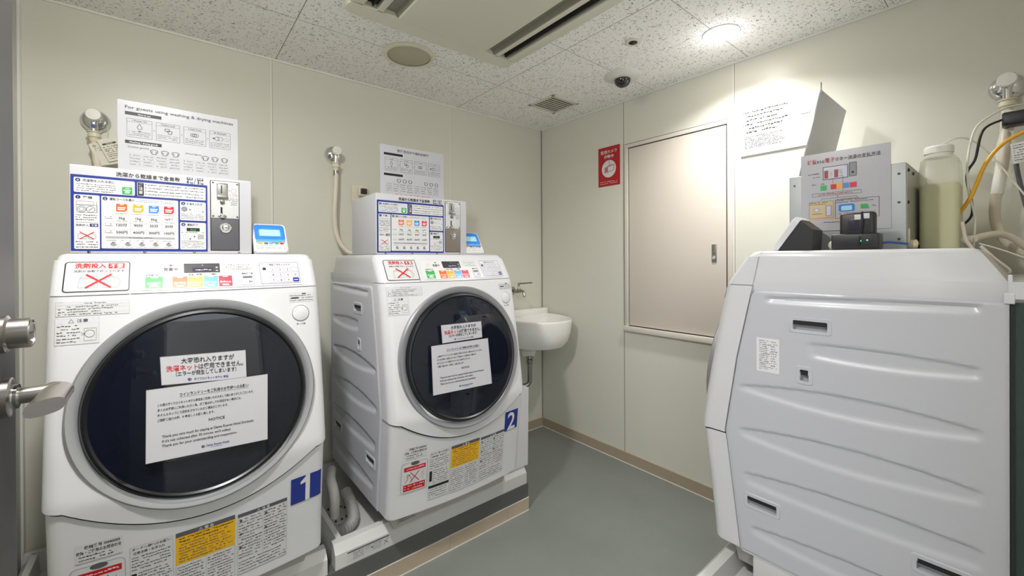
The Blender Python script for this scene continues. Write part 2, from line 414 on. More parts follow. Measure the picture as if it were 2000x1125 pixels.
struct('trim_7', MB().box((XL, -0.028, 0), (XL+0.012, 0, H), 'wall_joint').box((XL, -0.075, 0), (XL+0.006, -0.03, H), 'alu').box((XL, -0.2, 0), (XL+0.004, -0.075, H), 'cream'))
def skirt(name, a, b, along, joints):
    mb = MB().box(a, b, 'skirting'); struct(name, mb)
mb = MB().box((XL, -0.008, 0.004), (0, 0, 0.062), 'skirting').box((XL, -0.011, 0), (0, 0, 0.004), 'seal'); struct('baseboard_back', mb)
mb = MB().box((-0.008, YF, 0.004), (0, -0.008, 0.062), 'skirting').box((-0.011, YF, 0), (0, -0.011, 0.004), 'seal')
for y in (-1.04, -1.95): mb.box((-0.0084, y-0.0008, 0.004), (-0.008, y+0.0008, 0.062), 'wall_seam')
struct('baseboard_right', mb)
# access door let into the right wall
y0, y1, z0, z1 = -0.732, -1.272, 0.803, 1.815
mb = MB()
for a, b in (((-0.009, y0+0.028, z0-0.006), (0, y0+0.005, z1+0.005)), ((-0.009, y1-0.006, z0-0.006), (0, y1-0.030, z1+0.005)),
             ((-0.0095, y0+0.029, z1+0.0052), (0, y1-0.031, z1+0.026)), ((-0.022, y0+0.030, z0-0.034), (0, y1-0.032, z0-0.006))):
    mb.rbox(a, b, 'door_frame_paint', 0.0015, 2)
mb.box((-0.001, y0+0.0045, z0-0.0055), (0, y1-0.0055, z1+0.005), 'gap').box((-0.0012, y0+0.030, z1+0.0262), (0, y1-0.010, z1+0.0305), 'gap')
struct('trim_8', mb)
d = struct('door_1', MB().rbox((-0.0055, y0, z0), (-0.0012, y1, z1), 'door_paint', 0.001))
mb = MB().rbox((-0.0095, -1.204, 1.165), (-0.0050, -1.228, 1.252), 'brushed', 0.002).lathe([(0.008, 0), (0.008, 0.003), (0.007, 0.004)], 'chrome', 20, (-0.0095, -1.216, 1.187), (-1, 0, 0)).rbox((-0.0108, -1.209, 1.203), (-0.0090, -1.223, 1.244), 'old_chrome', 0.001)
mb.build('latch', d)
# the open entrance door beside the camera, its leaf standing along x = const
d = struct('door_2', MB().rbox((-2.262, -1.192, 0.01), (-2.224, -2.13, 2.0), 'leaf_dark', 0.002))
mb = MB(); ax = (1, 0, 0); zc = 0.995; yh = -1.252
mb.lathe([(0.026, 0), (0.026, 0.004), (0.021, 0.006), (0.021, 0.026), (0.0195, 0.0275), (0.018, 0.0275), (0.018, 0.0265), (0.0, 0.0265)], 'brushed', 36, (-2.224, yh, 1.084), ax, caps=False)
mb.box((-2.1976, yh-0.008, 1.083), (-2.1970, yh+0.008, 1.085), 'black_plastic'); mb.build('lock_cylinder', d)
mb = MB()
mb.lathe([(0.027, 0), (0.027, 0.007), (0.024, 0.009), (0.0, 0.009)], 'brushed', 36, (-2.224, yh, zc), ax, caps=False)
mb.lathe([(0.017, 0.008), (0.017, 0.014), (0.0, 0.014)], 'chrome', 28, (-2.224, yh, zc), ax, caps=False)
mb.tube([(-2.214, yh, zc), (-2.190, yh, zc), (-2.170, yh, zc)], 0.0115, 'brushed', 20, 0)
# lever: flat-topped oval bar running back along the leaf, cut off at a slant
vs = []; fs = []; NL = 20
secs = [(yh+0.014, 0.0), (yh-0.02, 0.0), (yh-0.05, -0.001), (yh-0.084, -0.002)]
for i, (y, dz) in enumerate(secs):
    for k in range(NL):
        a = 2*PI*k/NL; cx_, cz_ = math.cos(a), math.sin(a)
        px = -2.172+0.0170*(abs(cx_)**0.7)*(1 if cx_ > 0 else -1); pz = zc+dz+0.0105*(abs(cz_)**0.8)*(1 if cz_ > 0 else -1)
        yy = y
        if i == 0: yy = y-(px+2.172)*0.9
        if i == len(secs)-1: yy = y+(px+2.172)*0.9
        vs.append((px, yy, pz))
for i in range(len(secs)-1):
    for k in range(NL): fs.append((i*NL+k, i*NL+(k+1) % NL, (i+1)*NL+(k+1) % NL, (i+1)*NL+k))
fs.append(tuple(range(NL))[::-1]); fs.append(tuple((len(secs)-1)*NL+k for k in range(NL)))
mb.add(vs, fs, 'brushed'); mb.build('lever_handle', d)
struct('trim_9', MB().box((-2.27, -2.14, 0), (-2.222, YF, 2.02), 'alu').box((-1.36, YF-0.1, 0), (-1.34, YF+0.01, 2.02), 'alu').box((-2.27, YF-0.1, 2.0), (-1.34, YF, 2.02), 'alu'))

# ------------------------------------------------------------------ ceiling fittings
def downlight(x, y, label):
    t = thing('downlight', label, 'ceiling light', (x, y, H), group='recessed ceiling downlights')
    MB().lathe([(0.052, 0.001), (0.068, 0.001), (0.070, -0.002), (0.068, -0.004), (0.056, -0.004), (0.052, -0.002)], 'lamp_reflector', 40, caps=False).build('trim_ring', t)
    MB().lathe([(0.0, -0.001), (0.054, -0.001), (0.054, 0.0005)], 'lamp_glow', 40, caps=False).build('lamp_lens', t)
downlight(*LAMPS[0], 'lit round downlight in the ceiling near the right wall')
downlight(*LAMPS[1], 'lit round downlight in the ceiling above the doorway side')
t = thing('ceiling_speaker', 'round cream ceiling speaker with a tan cover, above the two washing machines', 'speaker', (-1.212, -0.425, H))
MB().lathe([(0.096, 0.0), (0.112, 0.0), (0.113, -0.004), (0.108, -0.010), (0.100, -0.012), (0.094, -0.009)], 'speaker_rim', 48, caps=False).build('rim', t)
MB().lathe([(0.0, -0.008), (0.092, -0.008), (0.095, -0.006), (0.095, 0.0)], 'speaker', 48, caps=False).build('cover', t, label='tan cover disc')
t = thing('dome_camera', 'round white ceiling camera with a smoked black dome', 'security camera', (-0.287, -0.893, H))
MB().lathe([(0.088, 0), (0.088, -0.004), (0.082, -0.010), (0.060, -0.018), (0.044, -0.021), (0.0, -0.021)], 'camera_white', 48, caps=False).build('housing', t)
MB().lathe([(0.041, -0.018)]+[(0.040*math.cos(a*PI/16), -0.024-0.034*math.sin(a*PI/16)) for a in range(0, 8)]+[(0.0005, -0.058)], 'smoke_dome', 32, caps=False).build('dome', t, label='black smoked dome')
t = thing('ceiling_detector', 'small round recessed ceiling detector with a dark centre, between camera dome and air conditioner', 'detector', (-0.527, -1.118, H))
MB().lathe([(0.018, -0.001), (0.031, 0.0), (0.033, -0.003), (0.022, -0.006), (0.018, -0.004)], 'speaker_rim', 32, caps=False).build('rim', t)
MB().lathe([(0.0, -0.010), (0.006, -0.010), (0.009, -0.003), (0.018, -0.002), (0.018, 0.0)], 'black_plastic', 24, caps=False).build('sensor', t)
t = thing('ceiling_vent', 'square slatted ventilation grille in the ceiling near the corner', 'vent', (-0.285, -0.408, H))
mb = MB(); W_, D_ = 0.108, 0.102
for a, b in (((-W_, -D_, -0.006), (W_, -D_+0.016, 0)), ((-W_, D_-0.016, -0.006), (W_, D_, 0)), ((-W_, -D_, -0.006), (-W_+0.016, D_, 0)), ((W_-0.016, -D_, -0.006), (W_, D_, 0))): mb.rbox(a, b, 'ac_plastic', 0.002)
mb.build('frame', t)
MB().box((-W_+0.01, -D_+0.01, -0.0012), (W_-0.01, D_-0.01, -0.0006), 'gap').build('duct_opening', t)
for k in range(8):
    y = -0.077+0.022*k
    MB().box((-W_+0.012, y-0.0028, -0.0055), (W_-0.012, y+0.0028, -0.0013), 'ac_plastic').build('slat', t)
# two-way ceiling air conditioner
AX0, AX1, AY0, AY1 = -1.560, -0.822, -0.620, -1.93
t = thing('ceiling_air_conditioner', 'large cream two-way air conditioner cassette recessed in the ceiling', 'air conditioner', (-1.19, -1.27, H))
O = (1.19, 1.27, -H)
mb = MB(); zb = H-0.022
slots = [(-0.915, -0.868), (-1.512, -1.465)]           # narrow dark outlets
trs = [(-0.996, -0.938), (-1.442, -1.384)]             # intake troughs beside the middle panel
xs = [AX0, -1.512, -1.465, -1.442, -1.384, -0.996, -0.938, -0.915, -0.868, AX1]
for a, b in ((AX0, -1.512), (-1.465, -1.442), (-0.938, -0.915), (-0.868, AX1)): mb.rbox((a, AY0-0.07, zb), (b, AY1+0.07, H), 'ac_plastic', 0.002, 2)
for ya, yb in ((AY0, AY0-0.075), (AY1, AY1+0.075)):
    P_ = rrpts(AX0, min(ya, yb), AX1, max(ya, yb), 0.03); mb.prism(P_, 'z', zb, H, 'ac_plastic')
mb.build('frame', t, off=O)
mb = MB()
for a, b in trs: mb.prism([(a-0.001, H-0.001), (b+0.001, H-0.001), (b+0.001, zb+0.002), (b-0.006, zb+0.002), (b-0.014, H-0.004), (a-0.001, H-0.004)], 'y', AY0-0.07, AY1+0.07, 'ac_trough')
mb.build('intake_trough', t, off=O)
for a, b in slots:
    mb = MB().box((a, AY0-0.078, H-0.003), (b, AY1+0.078, H-0.001), 'ac_slot')
    mb.prism([(a+0.022, H-0.003), (a+0.026, H-0.003), (a+0.030, zb+0.003), (a+0.026, zb+0.003)], 'y', AY0-0.085, AY1+0.085, 'ac_slot'); mb.build('air_outlet', t, off=O)
MB().rbox((-1.386, AY0-0.079, zb-0.006), (-0.994, AY1+0.079, H-0.002), 'ac_plastic', 0.004).build('centre_panel', t, off=O)

# ================================================================== PLINTHS
def plinth(x0, x1, yf, yb, sgn, label):
    t = thing('plinth', label, 'plinth', ((x0+x1)/2, yf, 0))
    O = (-(x0+x1)/2, -yf, 0)
    MB().box((x0, yf, 0.0005), (x1, yb, 0.1265), 'plinth_grey').build('plinth_block', t, off=O)
    mb = MB().box((x0, yf-sgn*0.003, 0.004), (x1, yf, 0.060), 'tile').box((x0, yf-sgn*0.005, 0.0005), (x1, yf, 0.004), 'seal').box((x0, yf-sgn*0.004, 0.060), (x1, yf, 0.0625), 'seal')
    xx = x1-0.13
    while xx > x0: mb.box((xx-0.0006, yf-sgn*0.0034, 0.004), (xx+0.0006, yf-sgn*0.003, 0.060), 'wall_seam'); xx -= 0.30
    mb.build('tile_skirting', t, off=O, label='beige tile skirting'); return t
plinth(XL+0.001, -0.741, -0.679, -0.009, 1, 'low dark grey plinth with beige tile edge under the two left machines')
plinth(-0.72, -0.012, -1.52, YF+0.01, -1, 'low grey plinth under the machine on the right')

# ================================================================== WASHING MACHINE
ZB = 0.140
EZ = [.26, .335, .6178, .74, .879, .99, 1.1015, 1.1355, 1.2055]; ES = [.040, .034, 0, .017, .041, .061, .085, .106, .155]
def interp(z, X, Y):
    if z <= X[0]: return Y[0]
    for i in range(len(X)-1):
        if z <= X[i+1]: t = (z-X[i])/(X[i+1]-X[i]); return Y[i]+(Y[i+1]-Y[i])*t
    return Y[-1]
def prof(z):
    return sum(interp(z+dz, EZ, ES)*wt for dz, wt in ((-.012, .25), (0, .5), (.012, .25)))
SBZ = [.26, .573, .6247, .873, 1.0855, 1.2056]; SBS = [.123, .085, .078, .116, .16, .184]
def sb(z): return interp(z, SBZ, SBS)
HW, RC, BU = 0.300, 0.030, 0.020
def outpt(u, z, off=0.0, ins=0.0):
    "front skin: u in -1.3..1.3 (|u|<=1 front, to 1.15 corner, to 1.3 side); off = outward offset"
    s = prof(z)+ins; sg = -1 if u < 0 else 1; a = abs(u); hw = HW-ins
    if a <= 1:
        x = a*(hw-RC); y = s-BU*(1-(x/(hw-RC))**2)-0.0; nx = 0.0; ny = -1.0
        return Vector((sg*x, y-off, z))
    if a <= 1.15:
        t = (a-1)/0.15*PI/2; cx = hw-RC; cy = s+RC
        return Vector((sg*(cx+(RC+off)*math.sin(t)), cy-(RC+off)*math.cos(t), z))
    t = (a-1.15)/0.15; y = (s+RC)+(max(sb(z), s+RC+0.004)-(s+RC))*t
    return Vector((sg*(hw+off), y, z))
def ux(x): return x/(HW-RC)
US = [-1.3, -1.2, -1.15, -1.12, -1.09, -1.06, -1.03]+[-1+2*i/36 for i in range(37)]+[1.03, 1.06, 1.09, 1.12, 1.15, 1.2, 1.3]
def zseam(u):
    a = min(abs(u), 1.0); x = a*0.27
    return 0.6178-0.107*(1-(x/0.285)**2) if a < 1 else 0.6178-0.107*(1-(0.27/0.285)**2)+min(1, (abs(u)-1)/0.15)*0.011
def skin(us, zf, nz, m, off, thick=0.006):
    "closed conforming shell; zf(u) -> (z0,z1)"
    mb = MB(); vs = []; n = len(us)
    def zs(u): a, b = zf(u); return [a+(b-a)*j/nz for j in range(nz+1)]
    for layer in (off, off-thick):
        for j in range(nz+1):
            for u in us: vs.append(outpt(u, zs(u)[j], layer))
    N = n*(nz+1); fs = []
    for j in range(nz):
        for i in range(n-1):
            q = (j*n+i, j*n+i+1, (j+1)*n+i+1, (j+1)*n+i); fs.append(q); fs.append(tuple(k+N for k in q)[::-1])
    for j in range(nz):
        for i in (0, n-1): a, b = j*n+i, (j+1)*n+i; fs.append((a, b, b+N, a+N))
    for i in range(n-1):
        for j in (0, nz): a, b = j*n+i, j*n+i+1; fs.append((a, b, b+N, a+N))
    return mb.add(vs, fs, m)
DC = Vector((0, 0.010, 0.810)); TH = math.radians(7.4); DN = Vector((0, -math.cos(TH), math.sin(TH)))
def cut(me):
    "cut the round door opening"
    c = MB().lathe([(0.246, -0.33), (0.246, 0.12)], 'rubber', 72, DC, DN); cm = c.mesh('cutter')
    a = bpy.data.objects.new('a', me); b = bpy.data.objects.new('b', cm); COL.objects.link(a); COL.objects.link(b)
    md = a.modifiers.new('b', 'BOOLEAN'); md.operation = 'DIFFERENCE'; md.object = b; md.solver = 'EXACT'
    dg = bpy.context.evaluated_depsgraph_get(); out = bpy.data.meshes.new_from_object(a.evaluated_get(dg))
    bpy.data.objects.remove(a); bpy.data.objects.remove(b); out.shade_smooth(); out.set_sharp_from_angle(angle=math.radians(35)); return out
def frontfn(off=0.0075):
    def f(u, v, h): return outpt(ux(u), v, off+h)
    return f
CACHE = {}
def part(key, make, name, parent, cutit=False, off=(0, 0, -ZB), **kw):
    if key not in CACHE:
        r = make(); me = r.mesh(name) if isinstance(r, MB) else r
        CACHE[key] = cut(me) if cutit else me
    return link(name, CACHE[key], parent, off, **kw)
def body_mesh():
    mb = MB(); lv = [.26, .30, .36, .45, .54, .60, .6178, .65, .70, .76, .82, .88, .94, .99, 1.04, 1.08, 1.10, 1.12, 1.1278, 1.1282, 1.15, 1.17, 1.185, 1.195, 1.201, 1.2045, 1.2056]
    n = None; vs = []; fs = []
    for z in lv:
        ins = 0.0 if z < 1.19 else {1.195: .001, 1.201: .004, 1.2045: .009, 1.2056: .014}.get(z, 0)
        bs = 0.72 if z <= 1.128 else 0.675-(z-1.1282)/(1.2056-1.1282)*0.045-ins*0.8
        ring = []
        for u in US: ring.append(outpt(u, z, 0.0, ins))
        s1 = sb(z); hb = 0.292 if z <= 1.09 else 0.300-ins
        right = [Vector((hb, s1+0.002, z)), Vector((hb, bs-0.02, z)), Vector((hb-0.012, bs, z))]
        left = [Vector((-p.x, p.y, p.z)) for p in right[::-1]]
        ring = ring+right+left
        n = len(ring); vs += ring
    for i in range(len(lv)-1):
        for k in range(n): fs.append((i*n+k, i*n+(k+1) % n, (i+1)*n+(k+1) % n, (i+1)*n+k))
    fs.append(tuple(range(n))[::-1]); fs.append(tuple((len(lv)-1)*n+k for k in range(n)))
    return mb.add(vs, fs, 'white_plastic')
def para(p, s):
    (a, fa), (b, fb), (c, fc) = p
    return fa*(s-b)*(s-c)/((a-b)*(a-c))+fb*(s-a)*(s-c)/((b-a)*(b-c))+fc*(s-a)*(s-b)/((c-a)*(c-b))
BANDS = [(((.176, 1.069), (.444, 1.078), (.646, 1.080)), ((.205, 1.044), (.444, 1.046), (.646, 1.054)), .19, .640),
 (((.297, .945), (.444, .949), (.642, .938)), ((.285, .900), (.464, .891), (.645, .905)), .30, .640),
 (((.138, .788), (.333, .812), (.642, .798)), ((.138, .762), (.309, .746), (.645, .768)), .115, .640),
 (((.133, .650), (.357, .675), (.641, .662)), ((.13, .618), (.333, .600), (.638, .624)), .115, .640),
 (((.13, .512), (.39, .535), (.641, .531)), ((.16, .470), (.443, .466), (.622, .476)), .13, .640),
 (((.16, .352), (.443, .376), (.641, .375)), ((.17, .322), (.44, .312), (.62, .322)), .15, .640)]
def emboss(s, z):
    def sm(x): x = max(0, min(1, x)); return x*x*(3-2*x)
    d = 0.0
    for up, lo, s0, s1 in BANDS:
        du = para(up, s)-z; dl = z-para(lo, s)
        if du > 0 and dl > 0 and s0 < s < s1: d = max(d, 0.0065*sm(du/0.009)*sm(dl/0.020)*sm((s-s0)/0.03)*sm((s1-s)/0.012))
    return d
HOLES = [(.272, .356, .978, 1.006), (.289, .312, .832, .866), (.147, .230, .414, .442), (.530, .615, .430, .458)]
def side_mesh():
    def make():
        mb = MB(); NS, NZ = 96, 176; X = 0.309; vs = []; fs = []
        zt = 1.0850
        def spt(i, j):
            z = 0.263+(zt-0.263)*j/NZ; a = sb(z)+0.004
            rz = zt-z
            if rz < 0.02: a += 0.018*(1-math.sqrt(max(0, 1-((0.02-rz)/0.02)**2)))
            return a+(0.676-a)*i/NS, z
        for j in range(NZ+1):
            for i in range(NS+1):
                s, z = spt(i, j); e = min(i, NS-i, j, NZ-j)
                vs.append((X-emboss(s, z)-(0.003 if e == 0 else 0), s, z))
        for j in range(NZ):
            for i in range(NS):
                s, z = spt(i+0.5, j+0.5)
                if any(a < s < b and c < z < d for a, b, c, d in HOLES): continue
                fs.append((j*(NS+1)+i, j*(NS+1)+i+1, (j+1)*(NS+1)+i+1, (j+1)*(NS+1)+i))
        k = len(vs); loop = [i for i in range(NS+1)]+[j*(NS+1)+NS for j in range(1, NZ+1)]+[NZ*(NS+1)+i for i in range(NS-1, -1, -1)]+[j*(NS+1) for j in range(NZ-1, 0, -1)]
        for q in loop: vs.append((0.290, vs[q][1], vs[q][2]))
        n = len(loop)
        for i in range(n): fs.append((loop[i], loop[(i+1) % n], k+(i+1) % n, k+i))
        mb.add(vs, fs, 'side_metal'); return mb
    return make
def recess_mesh(a, b, c, d):
    def make():
        mb = MB(); X = 0.309; dp = 0.013
        fr = rrpts(a-0.010, c-0.010, b+0.010, d+0.010, 0.009); inn = rrpts(a+0.001, c+0.001, b-0.001, d-0.001, 0.003); n = len(fr)
        vs = [(X-0.0005, p[0], p[1]) for p in fr]+[(X+0.002, p[0]*0.96+(a+b)/2*0.04, p[1]*0.9+(c+d)/2*0.1) for p in fr]+[(X+0.0015, p[0], p[1]) for p in inn]
        vs += [(X-dp, p[0], p[1]) for p in inn]
        fs = []
        for L_ in range(3):
            for i in range(n): fs.append((L_*n+i, L_*n+(i+1) % n, (L_+1)*n+(i+1) % n, (L_+1)*n+i))
        mb.add(vs, fs, 'side_metal'); mb.add(vs[3*n:4*n], [tuple(range(n))], 'pocket')
        mb.box((X-dp+0.0005, a+0.002, c+(d-c)*0.52), (X-0.001, b-0.002, d-0.001), 'rubber'); return mb  # black upper block and darker pocket grey paint in the recess shade
    return make
def decal(parent, name, art, fn=None, label=None, off=(0, 0, -ZB)):
    return art.mb(fn or frontfn(), curved=True).build(name, parent, off, fix=False, **({'label': label} if label else {}))
def red_x_art():
    A = Art(); A.rr(-.276, 1.110, -.159, 1.1835, .006, 'sticker', 1); A.frame(-.277, 1.1095, -.158, 1.184, .0018, 'ink', 2, .006)
    A.text('洗剤投入', -.262, 1.1685, .0135, 'red', w=.058, bold=.03); A.rr(-.2, 1.1665, -.169, 1.180, .002, 'red', 2); A.text('不要', -.1975, 1.1685, .0125, 'label_white', w=.026, bold=.01)
    A.text('洗剤が自動で投入されます', -.263, 1.1575, .0065, 'ink_soft', w=.094)
    A.pline([(-.253, 1.119), (-.251, 1.142), (-.220, 1.142), (-.217, 1.119), (-.253, 1.119)], .001, 'ink_pale', 3); A.pline([(-.251, 1.142), (-.246, 1.146), (-.218, 1.146)], .001, 'ink_pale', 3)
    A.pline([(-.207, 1.119), (-.205, 1.134), (-.194, 1.147), (-.182, 1.144), (-.175, 1.132), (-.182, 1.119), (-.207, 1.119)], .001, 'ink_pale', 3); A.ring(-.196, 1.150, .006, .0008, 'ink_pale', 3)
    A.pline([(-.194, 1.147), (-.186, 1.139), (-.183, 1.121)], .0008, 'ink_pale', 3); A.pline([(-.190, 1.146), (-.181, 1.137), (-.178, 1.126)], .0008, 'ink_pale', 3)
    A.cross(-.240, 1.119, -.193, 1.152, .0042, 'red'); return A
def ctrl_art():
    A = Art(); A.rect(-.141, 1.108, .256, 1.180, 'label_white', 1, 26, 3)
    A.disc(-.109, 1.164, .0075, 'pale_grey', 2); A.disc(-.0745, 1.1725, .0028, 'red', 3); A.text('営業中', -.0745, 1.158, .010, 'ink', w=.030, al='c', bold=.01)
    A.rr(-.046, 1.151, .037, 1.1775, .0015, 'black_plastic', 2); A.rect(-.027, 1.154, .020, 1.1655, 'lcd_dark', 3); A.dashes(-.024, 1.155, .017, 1.164, 1, 'lilac', seed=4)
    A.text('>', -.004, 1.170, .006, 'label_white', al='c'); A.rect(.027, 1.164, .032, 1.167, 'label_white', 3); A.rect(.027, 1.156, .032, 1.158, 'label_white', 3)
    def btn(u0, u1, v0, v1, m, t=None):
        A.rr(u0, v0, u1, v1, .001, m, 2); A.rect(u0+.010, v1-.0035, u1-.010, v1-.001, 'label_white', 3)
        if t: A.text(t, (u0+u1)/2, v0+.010, .0062, 'label_white', al='c', bold=.03, w=(u1-u0)*.8)
        A.rect(u0+.008, v0+.003, u1-.008, v0+.0065, 'label_white', 3)
    A.text('お洗濯のまえに', -.109, 1.1455, .005, 'ink', w=.034, al='c'); btn(-.127, -.091, 1.1125, 1.1425, 'green', '槽洗浄'); A.disc(-.109, 1.121, .006, 'label_white', 2, e=.6)
    A.text('洗濯・乾燥  コース選択', -.004, 1.1445, .0052, 'ink', w=.066, al='c')
    for u0, m, tx in ((-.071, 'orange', '洗濯乾燥'), (-.0365, 'amber', '洗濯乾燥'), (-.002, 'light_blue', '洗濯のみ'), (.0325, 'pink_red', '乾燥のみ')): btn(u0, u0+.0325, 1.1115, 1.1415, m, tx)
    A.frame(.047, 1.155, .121, 1.1785, .0006, 'rule', 2, .003); A.text('セキュリティロック', .084, 1.170, .0058, 'ink', w=.056, al='c'); A.dashes(.052, 1.157, .115, 1.168, 2, 'ink', seed=5)
    A.text('運転終了後', .104, 1.1445, .005, 'ink', w=.030, al='c'); A.rr(.087, 1.1125, .121, 1.1405, .002, 'lilac', 2); A.frame(.087, 1.1125, .121, 1.1405, .0006, 'ink_soft', 3, .002)
    A.rect(.092, 1.133, .116, 1.138, 'ink_soft', 3); A.disc(.104, 1.1225, .006, 'label_white', 3); A.disc(.109, 1.1225, .002, 'ink', 4); A.disc(.114, 1.1225, .0015, 'ink', 4)
    A.rr(.138, 1.1135, .2505, 1.1785, .002, 'lilac', 2); A.frame(.138, 1.1135, .2505, 1.1785, .0009, 'ink_soft', 3, .002); A.rr(.140, 1.166, .2485, 1.177, .001, 'label_white', 3); A.text('暗証番号を入力する', .195, 1.169, .0062, 'ink', w=.060, al='c', bold=.01, l=4)
    A.rr(.146, 1.155, .155, 1.162, .001, 'ink', 3); A.ring(.1505, 1.162, .003, .001, 'ink', 3)
    ks = [['1', '2', '3', ''], ['4', '5', '6', '0'], ['7', '8', '9', '#']]
    for j, r in enumerate(ks):
        for i, c in enumerate(r):
            u = .164+.0215*i; v = 1.150-.0165*j
            if c == '#': A.rr(u, v, u+.018, v+.013, .003, 'navy', 4); A.rect(u+.003, v+.005, u+.015, v+.0075, 'label_white', 5)
            else:
                A.rr(u, v, u+.018, v+.013, .003, 'label_white', 4); A.frame(u, v, u+.018, v+.013, .0006, 'rule', 5, .003)
                if c: A.text(c, u+.009, v+.003, .009, 'ink', al='c', l=5)
    return A
def upper_labels():
    A = Art(); A.rr(-.284, 1.052, -.157, 1.086, .001, 'sticker', 1); A.frame(-.284, 1.052, -.157, 1.086, .0006, 'rule', 2)
    A.rect(-.284, 1.0785, -.157, 1.086, 'pale_grey', 2, 6); A.dashes(-.240, 1.079, -.195, 1.0855, 1, 'ink_soft', seed=9); A.dashes(-.280, 1.053, -.161, 1.078, 4, 'ink_soft', seed=8, jag=.45)
    for v in (1.0785, 1.071, 1.0585): A.line(-.284, v, -.157, v, .0005, 'rule')
    return A
def caution_art():
    A = Art(); A.rr(-.284, .985, -.212, 1.047, .001, 'sticker', 1); A.frame(-.284, .985, -.212, 1.047, .0006, 'rule', 2); A.rect(-.284, 1.035, -.212, 1.047, 'pale_grey', 2, 4)
    A.pline([(-.266, 1.0365), (-.2615, 1.045), (-.257, 1.0365), (-.266, 1.0365)], .0008, 'ink', 3); A.text('注意', -.252, 1.0375, .0085, 'ink', w=.020, bold=.01)
    A.dashes(-.281, .988, -.245, 1.033, 6, 'ink_soft', seed=12, jag=.2); A.frame(-.239, .992, -.217, 1.022, .0006, 'ink_soft', 3, .001); A.ring(-.229, 1.009, .009, .0008, 'ink_soft', 4); A.pline([(-.244, 1.006), (-.237, 1.009), (-.244, 1.012)], .0008, 'ink_soft', 3); return A
def small_note():
    A = Art(); A.rr(.211, 1.053, .281, 1.083, .003, 'sticker', 1); A.dashes(.214, 1.055, .279, 1.076, 3, 'ink_soft', seed=15, jag=.1); A.rect(.250, 1.076, .262, 1.080, 'ink_soft', 3); A.rect(.218, 1.064, .240, 1.068, 'ink', 4); return A
def big_labels(full):
    out = []
    A = Art(); A.rect(-.069, .389, .060, .4745, 'warn_yellow', 1, 10, 3); A.rect(-.069, .4655, .060, .4775, 'ink_soft', 2, 10); A.text('⚠ 警 告', -.005, .4675, .009, 'label_white', al='c', bold=.01)
    A.dashes(-.062, .447, .055, .464, 2, 'ink', seed=21, jag=.15); A.dashes(-.062, .392, .055, .446, 7, 'ink_soft', seed=22, jag=.2)
    A.rect(-.069, .292, .060, .389, 'sticker', 1, 10, 3); A.frame(-.069, .292, .060, .389, .0006, 'rule', 2); A.line(-.005, .292, -.005, .389, .0006, 'rule')
    A.dashes(-.066, .296, -.008, .384, 11, 'ink_soft', seed=23); A.dashes(-.002, .296, .057, .384, 11, 'ink_soft', seed=24); out.append(('warning_label', A, 'yellow and white warning label with a dark heading'))
    A = Art(); A.rect(.066, .294, .192, .474, 'sticker', 1, 10, 4); A.frame(.066, .294, .192, .474, .0006, 'rule', 2); A.rect(.066, .463, .192, .474, 'ink_soft', 2, 10); A.text('⚠ 注 意', .129, .4645, .009, 'label_white', al='c', bold=.01)
    A.line(.128, .335, .128, .463, .0006, 'rule'); A.dashes(.069, .337, .126, .460, 14, 'ink_soft', seed=25); A.dashes(.131, .337, .190, .460, 14, 'ink_soft', seed=26); A.dashes(.069, .297, .190, .332, 4, 'ink_soft', seed=27)
    for u, v in ((.071, .452), (.133, .450), (.071, .412), (.133, .405), (.071, .372)): A.disc(u+.003, v, .0035, 'ink_soft', 3)
    out.append(('caution_label', A, 'white caution label with two columns of small print'))
    A = Art(); A.rect(-.157, .296, -.074, .477, 'sticker', 1, 6, 4); A.frame(-.157, .296, -.074, .477, .0006, 'rule', 2); A.text('オーナー様へのお願い', -.153, .467, .0075, 'ink', w=.074); A.text('日常点検・お手入れ', -.150, .456, .0075, 'ink', w=.060)
    A.dashes(-.154, .412, -.077, .452, 5, 'ink_soft', seed=28); A.dashes(-.142, .352, -.077, .408, 7, 'ink_soft', seed=29); A.rect(-.155, .365, -.145, .405, 'ink', 3); A.rect(-.157, .338, -.074, .348, 'ink', 3, 6); A.dashes(-.154, .300, -.077, .335, 4, 'ink_soft', seed=30)
    out.append(('owner_label', A, None))
    A = Art(); A.rr(-.262, .350, -.165, .462, .012, 'sticker', 1); A.frame(-.262, .350, -.165, .462, .0012, 'ink_pale', 2, .012); A.rect(-.252, .430, -.172, .446, 'red', 2, 5); A.dashes(-.246, .432, -.177, .444, 1, 'label_white', seed=31)
    A.rect(-.252, .356, -.172, .381, 'red', 2, 5); A.dashes(-.248, .358, -.176, .379, 2, 'label_white', seed=32); A.disc(-.212, .456, .016, 'ink_soft', 3, e=.45)
    A.pline([(-.246, .390), (-.236, .402), (-.240, .410), (-.232, .418), (-.226, .404), (-.220, .392)], .0016, 'deep_red', 3); A.ring(-.236, .414, .005, .001, 'deep_red', 3); A.cross(-.229, .388, -.196, .425, .0024, 'deep_red')
    A.pline([(-.182, .388), (-.182, .420), (-.190, .395)], .001, 'ink_pale', 3); out.append(('filter_flap', A, 'white rounded filter flap with red bars and a red cross'))
    A = Art(); A.rr(-.252, .474, -.170, .518, .002, 'sticker', 1)
    A.text('機械番号 I0040005', -.236, .507, .0095, 'ink', w=.062, bold=.005); A.text('故障・ご使用のお問合わせ', -.250, .495, .0095, 'ink', w=.078, bold=.005); A.dashes(-.246, .476, -.178, .492, 2, 'ink', seed=33, jag=.3); out.append(('serial_label', A, None))
    return out
